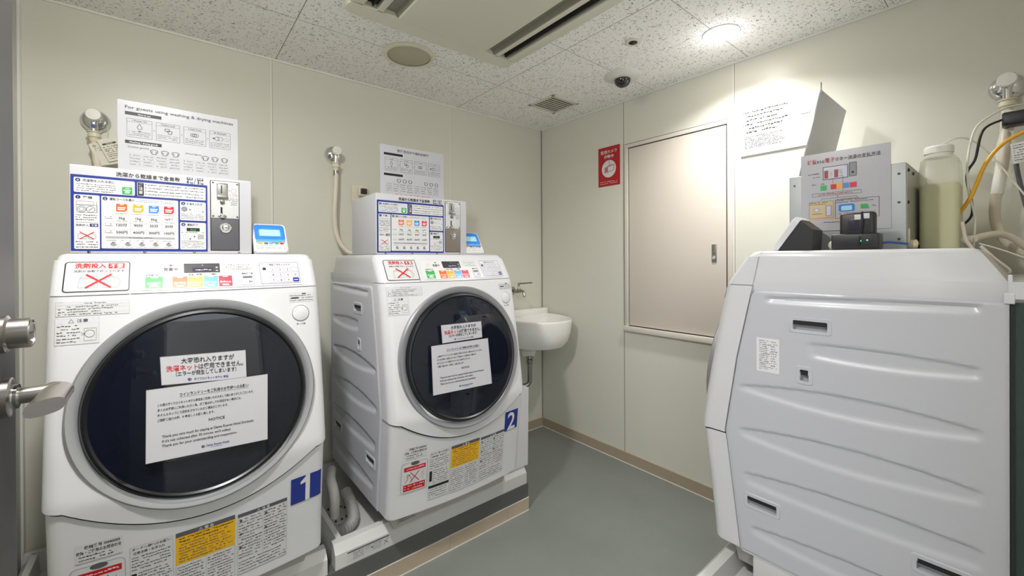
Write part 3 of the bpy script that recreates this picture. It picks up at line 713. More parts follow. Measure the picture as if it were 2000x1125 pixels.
def washer(cx, cy, rotz, label, number=None, front=True):
    t = thing('washing_machine', label, 'washing machine', (cx, cy, ZB), rotz, 'white drum washing machines')
    part('body', body_mesh, 'cabinet', t, True)
    part('cover', lambda: skin(US, lambda u: (zseam(u), 1.0985), 40, 'white_plastic', 0.007, 0.0095), 'front_cover', t, True)
    part('lower', lambda: skin(US, lambda u: (0.263, zseam(u)-0.006), 26, 'white_plastic', 0.0015, 0.0045), 'lower_panel', t)
    part('seam_shade', lambda: skin(US, lambda u: (zseam(u)-0.0065, zseam(u)+0.001), 2, 'rubber', 0.0008, 0.003), 'seam_gap_shade', t, label='dark seam between the upper and lower front')  # dark strip colours in the shade of the open gap under the cover
    uL = [u for u in US if u < ux(-.157)-0.004]+[ux(-.158)]; uR = [ux(-.1555)]+[u for u in US if u > ux(-.155)+0.004]
    part('drawer', lambda: skin(uL, lambda u: (1.1015, 1.1890), 14, 'white_plastic', 0.006, 0.0085), 'detergent_drawer', t)
    cp = part('ctrl', lambda: skin(uR, lambda u: (1.1015, 1.1890), 14, 'white_plastic', 0.006, 0.0085), 'control_panel', t)
    # door
    d = part('door', lambda: MB().lathe([(0.240, -0.03), (0.246, 0.000), (0.254, 0.004), (0.266, 0.006), (0.2705, 0.001), (0.271, -0.03)], 'silver', 96, DC, DN, caps=False), 'door', t, label='round porthole door with a silver ring')
    part('bezel', lambda: MB().lathe([(0.226, -0.010), (0.229, 0.012), (0.234, 0.016), (0.240, 0.014), (0.2445, 0.004), (0.245, -0.02)], 'black_gloss', 96, DC, DN, caps=False), 'bezel', d, off=(0, 0, 0))
    part('glass', lambda: MB().lathe([(0.0005, 0.028)]+[(0.230*k/12, 0.012+0.016*(1-(k/12)**2)) for k in range(1, 13)], 'smoked_glass', 96, DC, DN, caps=False), 'door_glass', d, off=(0, 0, 0), label='dark smoked door glass')
    for o in t.children_recursive:
        if o.name.startswith(('bezel', 'door_glass')): o.location = (0, 0, 0)
    part('drum', lambda: MB().lathe([(0.243, -0.02), (0.243, -0.05), (0.215, -0.06), (0.205, -0.085)], 'rubber', 72, DC, DN, caps=False).lathe([(0.205, -0.085), (0.225, -0.10), (0.225, -0.30), (0.17, -0.318), (0.0, -0.322)], 'steel_drum', 72, DC, DN, caps=False)
         .lathe([(0.06, -0.31), (0.05, -0.295), (0.0, -0.29)], 'steel_drum', 24, DC, DN, caps=False), 'drum', t, label='dark steel drum behind the glass')
    PB = outpt(ux(.243), 1.018, 0.007)
    part('power', lambda: MB().lathe([(0.0262, -.006), (0.0262, 0.0014), (0.0254, 0.0022), (0.0250, 0.0004), (0.0242, 0.0004), (0.0238, 0.0020), (0.0225, 0.0027), (0.0, 0.0030)], 'white_plastic', 48, PB, (0.12, -0.975, 0.19), caps=False).lathe([(0.0252, 0.0016), (0.0241, 0.0016)], 'ink_soft', 48, PB, (0.12, -0.975, 0.19), caps=False), 'power_button', t)
    for sd, nm in ((1, 'R'), (-1, 'L')):
        def mk(sd=sd):
            mb = side_mesh()(); 
            if sd < 0: mb.v = [(-x, y, z) for x, y, z in mb.v]
            return mb
        p = part('side'+nm, mk, 'side_panel', t)
        for q, hole in enumerate(HOLES):
            def mk2(sd=sd, hole=hole):
                mb = recess_mesh(*hole)()
                if sd < 0: mb.v = [(-x, y, z) for x, y, z in mb.v]
                return mb
            part('rec%d' % q+nm, mk2, 'recessed_handle', p, off=(0, 0, 0))
    # base skirt under the body, feet
    part('base', lambda: MB().prism([(-.285, .262), (-.255, .19), (.255, .19), (.285, .262)], 'y', 0.10, 0.66, 'base_plastic').prism([(-.225, .19), (-.215, .165), (.215, .165), (.225, .19)], 'y', 0.14, 0.62, 'base_plastic'), 'base', t)
    for x in (-.20, .20):
        for y in (.20, .58):
            part('foot', lambda: MB().lathe([(0.026, ZB), (0.028, ZB+.008), (0.020, ZB+.03)], 'rubber', 20), 'foot', t, off=(x, y, -ZB))
    decal(t, 'no_detergent_sign', red_x_art(), label='white sign with black frame and red cross')
    part('ctrlart', lambda: ctrl_art().mb(frontfn(), curved=True), 'control_print', cp, off=(0, 0, 0))
    part('uplab', lambda: upper_labels().mb(frontfn(), curved=True), 'instruction_label', t); part('caut', lambda: caution_art().mb(frontfn(), curved=True), 'caution_label', t)
    part('note', lambda: small_note().mb(frontfn(), curved=True), 'power_label', t)
    part('pw', lambda: Art().text('押・パワ錠', .243, .983, .0055, 'ink', w=.026, al='c').mb(frontfn(), curved=True), 'button_caption', t)
    if front:
        for i, (n, A, lb) in enumerate(big_labels(True)): part('big%d' % i, lambda A=A: A.mb(frontfn(0.0028), curved=True), n, t, **({'label': lb} if lb else {}))
    if number:
        A = Art(); u0, v0, u1, v1 = (.202, .441, .288, .523) if number == '1' else (.193, .459, .269, .543)
        A.rect(u0, v0, u1, v1, 'navy', 1, 12, 1)
        if number == '1': A.rect(.2435, v0, .2565, v1, 'label_white', 2, 1, 6).poly([(.2437, v1-.004), (.2437, v1-.022), (.229, v1-.025), (.229, v1-.017)], [(0, 1, 2, 3)], 'label_white', 2)
        else: A.text('2', (u0+u1)/2, v0+.003, .105, 'label_white', al='c', w=.046, l=2)
        decal(t, 'number_sticker', A, frontfn(0.0028), label='navy sticker with a white number %s' % number)
    return t
W1, W2, W3 = (-1.967, -.760), (-1.155, -.785), (-.340, -1.463)
t1 = washer(*W1, 0, 'white drum washing machine with the blue number 1 sticker, nearest the door handle', '1')
t2 = washer(*W2, 0, 'white drum washing machine with the blue number 2 sticker, beside the washbasin', '2')
t3 = washer(*W3, PI, 'white drum washing machine on the right, seen from its side, with cables on top', None, False)
# things only the third machine shows: rating label on its side, dark rear sheet, hinge clip
A = Art(); fn = planefn((0, 0, 0), (0, 1, 0), (0, 0, 1))
A.rr(.176, .839, .238, .942, .002, 'paper', 1); A.dashes(.184, .846, .216, .936, 16, 'ink', seed=41, jag=.5); A.dashes(.216, .850, .233, .936, 12, 'ink_soft', seed=42, jag=.5)
# local +x of the turned machine points to world -x, so its +x side faces the camera; print is read mirrored otherwise
A.mb(lambda u, v, h: Vector((0.3095+h, u, v))).build('rating_label', t3, (0, 0, -ZB), fix=False, label='small white rating label')
mb = MB().box((0.293, .679, .262), (0.300, .719, 1.085), 'rear_metal')
for k in range(12): z = 1.05-0.026*k; mb.lathe([(0.008, 0), (0.006, 0.003), (0.0, 0.004)], 'rear_metal', 16, (0.300, .703, z), (1, 0, 0), caps=False)
mb.box((0.299, .677, .27), (0.304, .683, 1.085), 'black_plastic'); mb.build('rear_sheet', t3, (0, 0, -ZB), label='dark green-grey metal rear sheet')
MB().rbox((0.288, .668, 1.083), (0.312, .684, 1.106), 'white_plastic', .002).rbox((0.296, .674, 1.10), (0.306, .681, 1.146), 'white_plastic', .002).build('hinge_clip', t3, (0, 0, -ZB))
MB().box((-0.30, .676, 1.094), (0.31, .719, 1.131), 'white_plastic').build('rear_deck', t3, (0, 0, -ZB))
mb = MB().box((-.26, .13, .262), (.305, .30, .258), 'white_plastic').rbox((.245, .16, .150), (.302, .30, .262), 'pan_plastic', .004).rbox((.250, .305, .150), (.306, .66, .262), 'side_metal', .004)
mb.build('base_cover', t3, (0, 0, -ZB))

# ------------------------------------------------------------------ waterproof pans
def pan(x0, x1, yf, yb, sg, label, art=None):
    t = thing('washing_machine_pan', label, 'drip pan', ((x0+x1)/2, yf, .127)); O = (-(x0+x1)/2, -yf, -.127)
    mb = MB().box((x0+.02, yf+sg*.02, .1272), (x1-.02, yb-sg*.02, .1385), 'pan_plastic')
    h = .178; t_ = .205
    pr = [(yf, .1272), (yf, h), (yf+sg*.022, t_), (yf+sg*.050, t_), (yf+sg*.058, .1385), (yf+sg*.058, .1272)]
    mb.prism(pr, 'x', x0, x1, 'pan_plastic')
    pb = [(yb, .1272), (yb, t_), (yb-sg*.025, t_), (yb-sg*.03, .1385), (yb-sg*.03, .1272)]; mb.prism(pb, 'x', x0, x1, 'pan_plastic')
    for xa, s in ((x0, 1), (x1, -1)):
        mb.prism([(xa, .1272), (xa, h), (xa+s*.018, t_), (xa+s*.035, t_), (xa+s*.04, .1385), (xa+s*.04, .1272)], 'y', yf+sg*.05, yb-sg*.02, 'pan_plastic')
    mb.build('tray', t, O)
    if art: art.mb(planefn((0, yf-0.0004, 0), (1, 0, 0), (0, 0, 1))).build('tray_label', t, O, fix=False)
    return t
A = Art(); A.rect(-1.575, .138, -1.425, .172, 'sticker', 1); A.rect(-1.575, .168, -1.425, .1725, 'ink_soft', 2); A.dashes(-1.555, .140, -1.515, .166, 6, 'ink', seed=51, jag=.2); A.dashes(-1.512, .152, -1.488, .166, 3, 'ink_soft', seed=52)
A.dashes(-1.484, .141, -1.452, .166, 6, 'ink', seed=53, jag=.1); A.poly([(-1.488, .150), (-1.492, .156), (-1.484, .156)], [(0, 1, 2)], 'ink', 3); A.line(-1.445, .143, -1.428, .166, .0015, 'ink', 3); A.line(-1.445, .160, -1.428, .146, .0015, 'ink', 3)
pan(-2.425, -1.640, -.676, -.03, 1, 'white drip pan under the machine with number 1')
pan(-1.615, -.749, -.676, -.03, 1, 'white drip pan with a printed label, under the machine with number 2', A)
pan(-.80, -.02, -1.500, -2.24, -1, 'white drip pan under the machine on the right')
# under-body text on machine 2
A = Art(); A.dashes(-.235, .205, -.165, .245, 5, 'ink', seed=55, jag=.3); A.line(-.24, .2, -.24, .25, .0008, 'ink')
A.mb(lambda u, v, h: Vector((u, .098-h, v))).build('base_label', t2, (0, 0, -ZB), fix=False)
t = thing('end_panel', 'narrow upright white panel at the right end of the drip pan under machine 2', 'panel', (-.79, -.665, .206))
MB().prism([(-.845+.79, .0), (-.7303+.79, .0), (-.7235+.79, .367), (-.800+.79, .400), (-.845+.79, .400)], 'y', 0, .018, 'white_plastic').build('board', t)
MB().box((-.845+.79, .018, 0), (-.835+.79, .10, .38), 'white_plastic').build('side_flange', t)
# drain trap and drain hose between the machines
t = thing('drain_trap', 'round floor drain with a white elbow and grey ribbed hose, between machines 1 and 2', 'drain', (-1.535, -.40, .1385))
O = (1.535, .40, -.1385)
mb = MB().lathe([(0.075, .1386), (0.075, .150), (0.066, .156), (0.045, .158), (0.040, .150), (0.0, .150)], 'base_plastic', 36, (-1.535, -.40, 0), caps=False)
for k in range(14):
    a = 2*PI*k/14; c, s_ = math.cos(a), math.sin(a); mb.box((-1.535+.052*c-.003, -.40+.052*s_-.003, .156), (-1.535+.052*c+.003, -.40+.052*s_+.003, .163), 'rubber')
mb.build('drain_cover', t, O)
MB().tube([(-1.535, -.40, .15), (-1.535, -.40, .22), (-1.535, -.38, .255), (-1.53, -.33, .27), (-1.50, -.24, .265)], 0.019, 'hose_white', 16, 6).build('elbow', t, O)
MB().tube([(-1.47, -.33, .20), (-1.475, -.42, .178), (-1.50, -.50, .166), (-1.56, -.53, .166), (-1.60, -.47, .17), (-1.60, -.38, .18), (-1.59, -.28, .22)], 0.021, 'hose_grey', 16, 14, ribs=.13).build('ribbed_hose', t, O)
t = MB().tube([(-1.57, -.14, .18), (-1.60, -.12, .40), (-1.60, -.10, .52), (-1.56, -.09, .62), (-1.50, -.05, .66)], 0.004, 'black_cable', 8, 8).build('power_cable'); prep(t, 'thin black cable hanging between machines 1 and 2', 'cable')

# ------------------------------------------------------------------ coin boxes on top
def coin_art():
    A = Art(); A.rr(.003, .007, .290, .207, .001, 'navy', 1)
    def cell(u0, v0, u1, v1, n, tt, tw, hd=.013):
        A.rr(u0, v0, u1, v1, .003, 'label_white', 2); A.rr(u0+.001, v1-hd, u1-.001, v1-.001, .003, 'pale_grey', 3)
        A.disc(u0+.0075, v1-.0068, .0048, 'navy_dark', 4); A.text(n, u0+.0075, v1-.0095, .0072, 'label_white', al='c', bold=.02, l=5); A.text(tt, u0+.016, v1-.0098, .0075, 'ink', w=tw, bold=.012, l=4)
    cell(.009, .161, .127, .200, '0', '洗濯物を入れる前に', .062); A.dashes(.014, .163, .094, .186, 4, 'ink', seed=61, jag=.25); A.rr(.101, .163, .122, .183, .001, 'green', 4); A.rect(.108, .178, .116, .180, 'label_white', 5); A.disc(.1115, .169, .005, 'label_white', 5, e=.6); A.rect(.104, .173, .119, .1755, 'label_white', 5)
    A.rr(.132, .161, .286, .200, .003, 'label_white', 2); A.rr(.133, .162, .146, .199, .002, 'black_plastic', 3)
    for i, c in enumerate('ご注意'): A.text(c, .1395, .189-.0105*i, .0095, 'label_white', al='c', l=5)
    for i in range(4): A.disc(.150, .194-.0088*i, .0014, 'ink', 4); A.dashes(.154, .190-.0088*i, .282, .198-.0088*i, 1, 'ink', seed=70+i, fill=.62); 
    cell(.009, .012, .057, .155, '1', '準備', .018)
    A.rr(.013, .128, .046, .138, .001, 'sticker', 3); A.frame(.013, .128, .046, .138, .0006, 'ink_soft', 4); A.frame(.013, .108, .053, .128, .0006, 'ink_soft', 4); A.ring(.023, .117, .0085, .001, 'ink_soft', 4); A.ring(.040, .117, .0085, .001, 'ink_soft', 4); A.ring(.023, .117, .005, .0008, 'ink_soft', 4); A.pline([(.036, .113), (.044, .121)], .0012, 'ink_soft', 4); A.line(.051, .108, .051, .138, .0008, 'ink_soft', 4)
    A.dashes(.012, .086, .054, .104, 3, 'ink', seed=81); A.line(.012, .082, .055, .082, .0005, 'ink', 4); A.text('洗剤投入', .012, .072, .0065, 'ink', w=.024, bold=.01); A.rr(.038, .071, .054, .079, .001, 'navy_dark', 4); A.text('不要', .0465, .0725, .0058, 'label_white', al='c', l=5)
    A.frame(.016, .038, .032, .052, .0008, 'ink_pale', 4); A.ring(.042, .045, .008, .001, 'ink_pale', 4); A.cross(.019, .038, .046, .057, .0018, 'red', 5); A.dashes(.012, .014, .054, .034, 3, 'ink', seed=82)
    cell(.060, .014, .221, .155, '2', '運転コースを選ぶ', .050); A.dashes(.130, .143, .217, .152, 2, 'ink_pale', seed=83, l=4)
    for u, m in ((.089, 'orange'), (.123, 'amber'), (.156, 'blue'), (.189, 'pink_red')):
        A.rr(u, .115, u+.022, .136, .001, m, 4); A.rect(u+.007, .1325, u+.015, .1345, 'label_white', 5); A.rect(u+.003, .124, u+.019, .1275, 'label_white', 5); A.rect(u+.003, .119, u+.017, .1225, 'label_white', 5); A.disc(u+.022, .1155, .0032, 'label_white', 5); A.dashes(u-.001, .107, u+.022, .112, 1, 'ink_soft', seed=84)
    for u, k_, mn, y in ((.100, '3kg', '120分', '500円'), (.134, '1kg', '90分', '400円'), (.167, '6kg', '35分', '300円'), (.200, '1kgまで', '30分', '100円')):
        dv = 0 if k_ != '1kgまで' else 0.003
        A.text(k_, u, .094+dv, .0095 if not dv else .006, 'ink', al='c', bold=.015); A.dashes(u-.010, .087, u+.012, .0915, 1, 'ink_soft', seed=85)
        A.text(mn, u, .075, .0095, 'ink', al='c', bold=.02); A.text(y, u, .055, .0095, 'ink', al='c', bold=.02)
    for u in (.117, .150, .184): A.line(u, .050, u, .138, .0004, 'rule', 4)
    for v in (.084, .066): A.line(.066, v, .216, v, .0004, 'rule', 4)
    for v in (.096, .076, .057): A.dashes(.066, v-.003, .082, v+.006, 2, 'ink', seed=86)
    A.rect(.068, .0415, .213, .047, 'rule', 4); A.dashes(.115, .042, .165, .0465, 1, 'ink', seed=87, l=5)
    for i in range(5):
        u = .070+.029*i; A.dashes(u, .034, u+.020, .038, 1, 'ink_soft', seed=88+i); A.poly([(u+.006, .024), (u+.014, .020), (u+.021, .024), (u+.014, .030)], [(0, 1, 2, 3)], 'ink_pale', 4); A.poly([(u+.006, .026), (u+.012, .032), (u+.020, .031), (u+.014, .030)], [(0, 1, 2, 3)], 'ink_soft', 4); A.dashes(u, .016, u+.024, .0195, 1, 'ink_soft', seed=95+i)
        if i: A.line(u-.003, .016, u-.003, .038, .0004, 'rule', 4)
    cell(.225, .099, .286, .155, '3', '硬貨を入れる', .036); A.disc(.235, .132, .007, 'ink_pale', 4); A.ring(.235, .132, .007, .001, 'ink_soft', 5); A.poly([(.247, .129), (.247, .134), (.251, .1315)], [(0, 1, 2)], 'ink', 4)
    for i in range(5):
        for j in range(3): A.disc(.258+.005*i, .136-.0045*j, .0007, 'ink_soft', 4)
    A.disc(.279, .126, .0017, 'ink', 4); A.dashes(.228, .102, .283, .120, 4, 'ink', seed=101)
    cell(.225, .013, .286, .093, '4', '運転終了', .026); A.rr(.240, .067, .271, .077, .001, 'rubber', 4); A.text('End', .2555, .0685, .0085, 'green', al='c', l=5); A.dashes(.228, .061, .283, .066, 1, 'ink', seed=103)
    for i in range(4):
        for j in range(3): A.disc(.232+.006*i, .056-.005*j, .0007, 'ink_soft', 4)
    A.disc(.248, .044, .0018, 'ink', 4); A.poly([(.257, .048), (.257, .054), (.261, .051)], [(0, 1, 2)], 'ink', 4); A.rr(.266, .044, .281, .058, .001, 'rule', 4); A.dashes(.267, .045, .280, .057, 3, 'ink', seed=104); A.dashes(.228, .016, .283, .040, 5, 'ink', seed=105)
    A.text('洗濯から乾燥まで全自動', .089, .2125, .0125, 'ink', w=.136, bold=.012); A.dashes(.118, .2085, .200, .2105, 1, 'ink_pale', seed=106)
    A.rr(.241, .220, .255, .2265, .001, 'navy_dark', 4); A.text('洗濯', .248, .2212, .0055, 'label_white', al='c', l=5); A.rr(.266, .220, .280, .2265, .001, 'navy_dark', 4); A.text('乾燥', .273, .2212, .0055, 'label_white', al='c', l=5)
    A.text('6', .241, .2095, .0125, 'ink', bold=.01); A.text('kg', .249, .2095, .0075, 'ink'); A.line(.2585, .2085, .2625, .226, .0009, 'ink', 4); A.text('3', .266, .2095, .0125, 'ink', bold=.01); A.text('kg', .274, .2095, .0075, 'ink')
    return A
CART = coin_art()
def coin_box(x, y, z, label, tint, rotz=0, Hh=.2335, Dd=.27, W_=.405, back=False):
    t = thing('coin_box', label, 'coin box', (x, y, z), rotz, 'coin boxes on the washing machines')
    mb = MB().rbox((0, 0, .0003), (W_, Dd, Hh), 'box_white' if not back else 'galvanised', .004 if not back else .0015)
    mb.build('housing', t)
    if back:
        # bare metal casing seen from the side: screws and the zinc rear plate
        MB().box((0.004, Dd, .002), (W_-.004, Dd+.0015, Hh-.002), 'zinc').build('rear_plate', t, label='stained zinc rear plate')
        for xx, (yy, zz) in [(W_, p) for p in ((.015, Hh-.03), (.015, Hh-.135), (Dd-.015, Hh-.03), (Dd-.015, Hh-.11), (Dd-.015, .03))]:
            MB().lathe([(.0035, 0), (.003, .0015), (0.0, .002)], 'ink_soft', 12, (xx, yy, zz), (1, 0, 0), caps=False).build('screw', t)
        for xx, zz in ((W_-.02, Hh-.02), (W_-.10, Hh-.02), (W_-.015, Hh-.11), (.02, Hh-.02)):
            MB().lathe([(.0045, 0), (.0045, .003), (0.0, .004)], 'black_plastic', 12, (xx, Dd+.0015, zz), (0, 1, 0), caps=False).build('screw', t)
        MB().rbox((W_-.035, Dd+.001, .02), (W_-.012, Dd+.004, .06), 'cream', .001).build('cable_gland', t)
    if 'ca' not in CACHE:
        CACHE['ca'] = CART.mb(planefn((0, -0.0008, 0), (1, 0, 0), (0, 0, 1))).mesh('instruction_panel', fix=False)
    link('instruction_panel', CACHE['ca'], t, label='blue and white instruction panel with course prices')
    # coin mechanism
    mb = MB().rr = None
    mb = MB(); A = Art(); A.rr(.297, .010, .372, .225, .002, 'ink', 1); A.mb(planefn((0, -0.0006, 0), (1, 0, 0), (0, 0, 1)), mb)
    mb.rbox((.299, -.0028, .012), (.370, -.0006, .109), tint, .001); mb.rbox((.299, -.0030, .110), (.370, -.0006, .2235), 'grey_plastic' if tint == 'zinc_dark' else 'sticker', .001)
    cm = mb.build('coin_mechanism', t, fix=False)
    MB().rbox((.313, -.0060, .176), (.342, -.0028, .218), 'chrome', .0015).rbox((.316, -.0065, .181), (.339, -.0050, .214), 'zinc', .001).box((.3235, -.0069, .186), (.3265, -.0064, .211), 'rubber').rbox((.313, -.011, .172), (.342, -.003, .178), 'old_chrome', .001).build('coin_slot', cm)
    mb = MB().lathe([(.006, 0), (.006, .004), (.0, .005)], 'ink_soft', 16, (.327, -.003, .160), (0, -1, 0), caps=False)
    mb.rbox((.3225, -.0085, .158), (.333, -.003, .165), 'old_chrome', .001); mb.build('return_lever', cm)
    MB().box((.3225, -.0036, .123), (.3275, -.0029, .144), 'rubber').lathe([(.007, 0), (.0065, .007), (0, .008)], 'chrome', 20, (.327, -.003, .118), (0, -1, 0), caps=False).rbox((.316, -.006, .114), (.338, -.003, .119), 'old_chrome', .001).build('return_slot', cm)
    MB().lathe([(.0155, 0), (.0155, .0025), (.0135, .004), (.011, .004), (.0105, .002), (.0095, .002), (.0095, .006), (.008, .0065), (0, .0065)], 'chrome', 32, (.3355, -.0028, .081), (0, -1, 0), caps=False).box((.332, -.0097, .0802), (.339, -.0092, .0818), 'rubber').build('cylinder_lock', cm)
    mb = MB()
    for u, v in ((.304, .218), (.366, .218), (.304, .116), (.366, .116)): mb.lathe([(.0028, 0), (.0022, .0016), (0, .002)], 'ink_soft', 12, (u, -.003, v), (0, -1, 0), caps=False)
    A = Art(); A.ring(.357, .196, .007, .001, 'ink_pale', 1); A.disc(.346, .196, .0012, 'ink', 1)
    for i, (a, b) in enumerate(((.352, .183), (.352, .172))): A.dashes(a-.006, b-.004, a+.016, b+.004, 2, 'ink_soft', seed=110+i, l=1)
    A.disc(.346, .166, .0012, 'ink', 1); A.dashes(.349, .150, .366, .168, 3, 'ink_soft', seed=115, l=1); A.mb(planefn((0, -.0031, 0), (1, 0, 0), (0, 0, 1)), mb); mb.build('coin_plate_print', cm, fix=False)
    if not back:
        for u in (.036, .147, .258, .370): MB().lathe([(.0036, 0), (.003, .0015), (0, .0018)], 'old_chrome', 14, (u, 0, .0045), (0, -1, 0), caps=False).build('screw', t)
    return t
ZT = 1.2058
coin_box(W1[0]-.2775, W1[1]+.17, ZT, 'white coin box with blue price panel on top of machine 1', 'ink_soft')
coin_box(W2[0]-.2875, W2[1]+.17, ZT, 'white coin box with blue price panel on top of machine 2', 'brown_grey')
coin_box(-.060, -1.672, ZT, 'grey metal coin box seen from its side on the right-hand machine', 'brown_grey', PI, .243, .282, .405, True)

# ------------------------------------------------------------------ posters standing on the coin boxes
def poster_art(title, serif, cn=False):
    A = Art(); W_, H_ = .300, .228; A.rect(0, 0, W_, H_, 'laminate', 1)
    if cn: A.text(title, .150, .205, .0125, 'ink_soft', w=.150, al='c')
    else: A.text(title, .0165, .197+.008, .0125, 'ink', w=.270)
    A.rect(.016, .186, .100, .196, 'ink', 2); A.text('' if cn else 'How to use', .060, .1885, .006, 'label_white', al='c')
    hd = ['1 Power On', '2 Select Cycle', '3 Insert Coins', '4 Finish']
    for i in range(4):
        u = .020+.067*i; A.frame(u, .120, u+.058, .176, .0008, 'ink_soft', 3, .0005); A.line(u, .166, u+.058, .166, .0006, 'ink_soft', 3)
        if cn: A.dashes(u+.022, .167, u+.038, .174, 1, 'ink_soft', seed=i)
        else: A.text(hd[i], u+.029, .1685, .0062, 'ink', al='c', w=.034)
        A.dashes(u+.004, .124, u+.054, .140, 3, 'ink_soft', seed=120+i, jag=.1)
        if i: A.text('→', u-.0045, .146, .006, 'ink_soft', al='c')
        c = u+.029; v = .152
        if i == 0: A.pline([(c, v+.010), (c-.006, v-.001), (c-.003, v-.006), (c+.003, v-.006), (c+.006, v-.001), (c, v+.010)], .0012, 'ink', 3); A.text('Ag+', c, v-.013, .005, 'ink', al='c', bold=.02)
        if i == 1: A.frame(c-.008, v-.001, c+.004, v+.008, .0014, 'ink', 3); A.pline([(c-.002, v+.002), (c+.001, v-.008), (c+.008, v-.008), (c+.010, v+.001), (c-.001, v+.002)], .0013, 'ink', 3)
        if i == 2: [A.ring(c-.006+.005*k, v, .0058, .0011, 'ink', 3) for k in range(3)]; A.line(c-.008, v+.001, c-.006, v-.002, .001, 'ink', 3)
        if i == 3: A.ring(c-.008, v, .0065, .0011, 'ink', 3); A.poly([(c-.022, v), (c-.015, v+.004), (c-.015, v-.004)], [(0, 1, 2)], 'ink_soft', 3); A.frame(c-.006, v-.006, c+.007, v+.007, .0009, 'ink_soft', 3); A.ring(c+.017, v, .008, .0008, 'ink_soft', 3, e=.6)
    A.rect(.016, .100, .100, .110, 'ink', 2)
    if not cn: A.text('Washing / drying goods', .058, .1025, .0065, 'label_white', al='c', w=.066); A.text('(Cotton goods)', .022, .088, .0075, 'ink_soft', w=.048); A.text('(Wool fabric)', .158, .088, .0075, 'ink_soft', w=.042)
    for x0 in (.030, .158):
        for k in range(3):
            c = x0+.052+.026*k
            A.pline([(c-.007, .078), (c-.009, .086), (c-.003, .089), (c+.003, .089), (c+.009, .086), (c+.007, .078)], .0014, 'ink', 3); A.pline([(c-.005, .084), (c-.005, .075), (c+.005, .075), (c+.005, .084)], .0014, 'ink', 3)
        for r in range(5): A.line(x0-.006, .070-.009*r, x0+.118, .070-.009*r, .0004, 'ink_pale', 2)
        for r in range(4):
            for q in range(4): A.dashes(x0-.004+.031*q, .0625-.009*r, x0+.020+.031*q, .0685-.009*r, 1, 'ink_soft', seed=130+r*4+q)
    if cn: A.dashes(.060, .018, .250, .028, 1, 'wine', seed=150)
    return A, W_, H_
def poster(x, y, z, ang, lean, label, art, name='instruction_poster', rotz=0, board='laminate', group='plastic instruction posters'):
    A, W_, H_ = art; t = thing(name, label, 'poster', (x, y, z), rotz, group)
    f = planefn((0, 0, 0), (1, 0, 0), (0, lean, 1)); mb = MB(); plate(mb, f, W_, H_, .003, board, .002)
    mb.build('board', t, fix=False)
    A.mb(planefn((0, -.0002, 0), (1, 0, 0), (0, lean, 1))).build('poster_print', t, fix=False)
    MB().rbox((.05, .0035, .0), (.25, .030, .004), 'laminate', .001).build('stand_foot', t); return t
ZC = ZT+.2340
poster(-2.161, -.452, ZC, 0, 0.0, 'white English instruction poster standing on the coin box of machine 1', poster_art('For guests using washing & drying machines', True))
poster(-1.367, -.470, ZC, 0, 0.0, 'white Chinese instruction poster standing on the coin box of machine 2', poster_art('致使用洗衣干燥机的顾客', False, True))
# the third one stands on the right-hand box and is seen almost from its edge
t = thing('instruction_poster', 'blank back of a white poster standing on the right-hand metal coin box', 'poster', (-.20, -1.70, ZC+.011), 0, 'plastic instruction posters')
A_, W_, H_ = poster_art('', False, True)
f = quadfn([(-.46, -1.7585, 1.713), (-.16, -1.7585, 1.713), (-.16, -1.7000, ZC+.0105), (-.46, -1.7000, ZC+.0105)], .30, .262)
mb = MB(); plate(mb, f, .30, .262, .003, 'laminate', .003); mb.build('board', t, (.20, 1.70, -ZC-.011), fix=False)
MB().rbox((-.456, -1.7000, ZC+.0095), (-.164, -1.724, ZC+.0135), 'laminate', .001).build('stand_foot', t, (.20, 1.70, -ZC-.011))
mb = MB(); mb.rbox((-.463, -1.7600, 1.700), (-.458, -1.7570, 1.735), 'zinc', .001); mb.build('clip', t, (.20, 1.70, -ZC-.011))

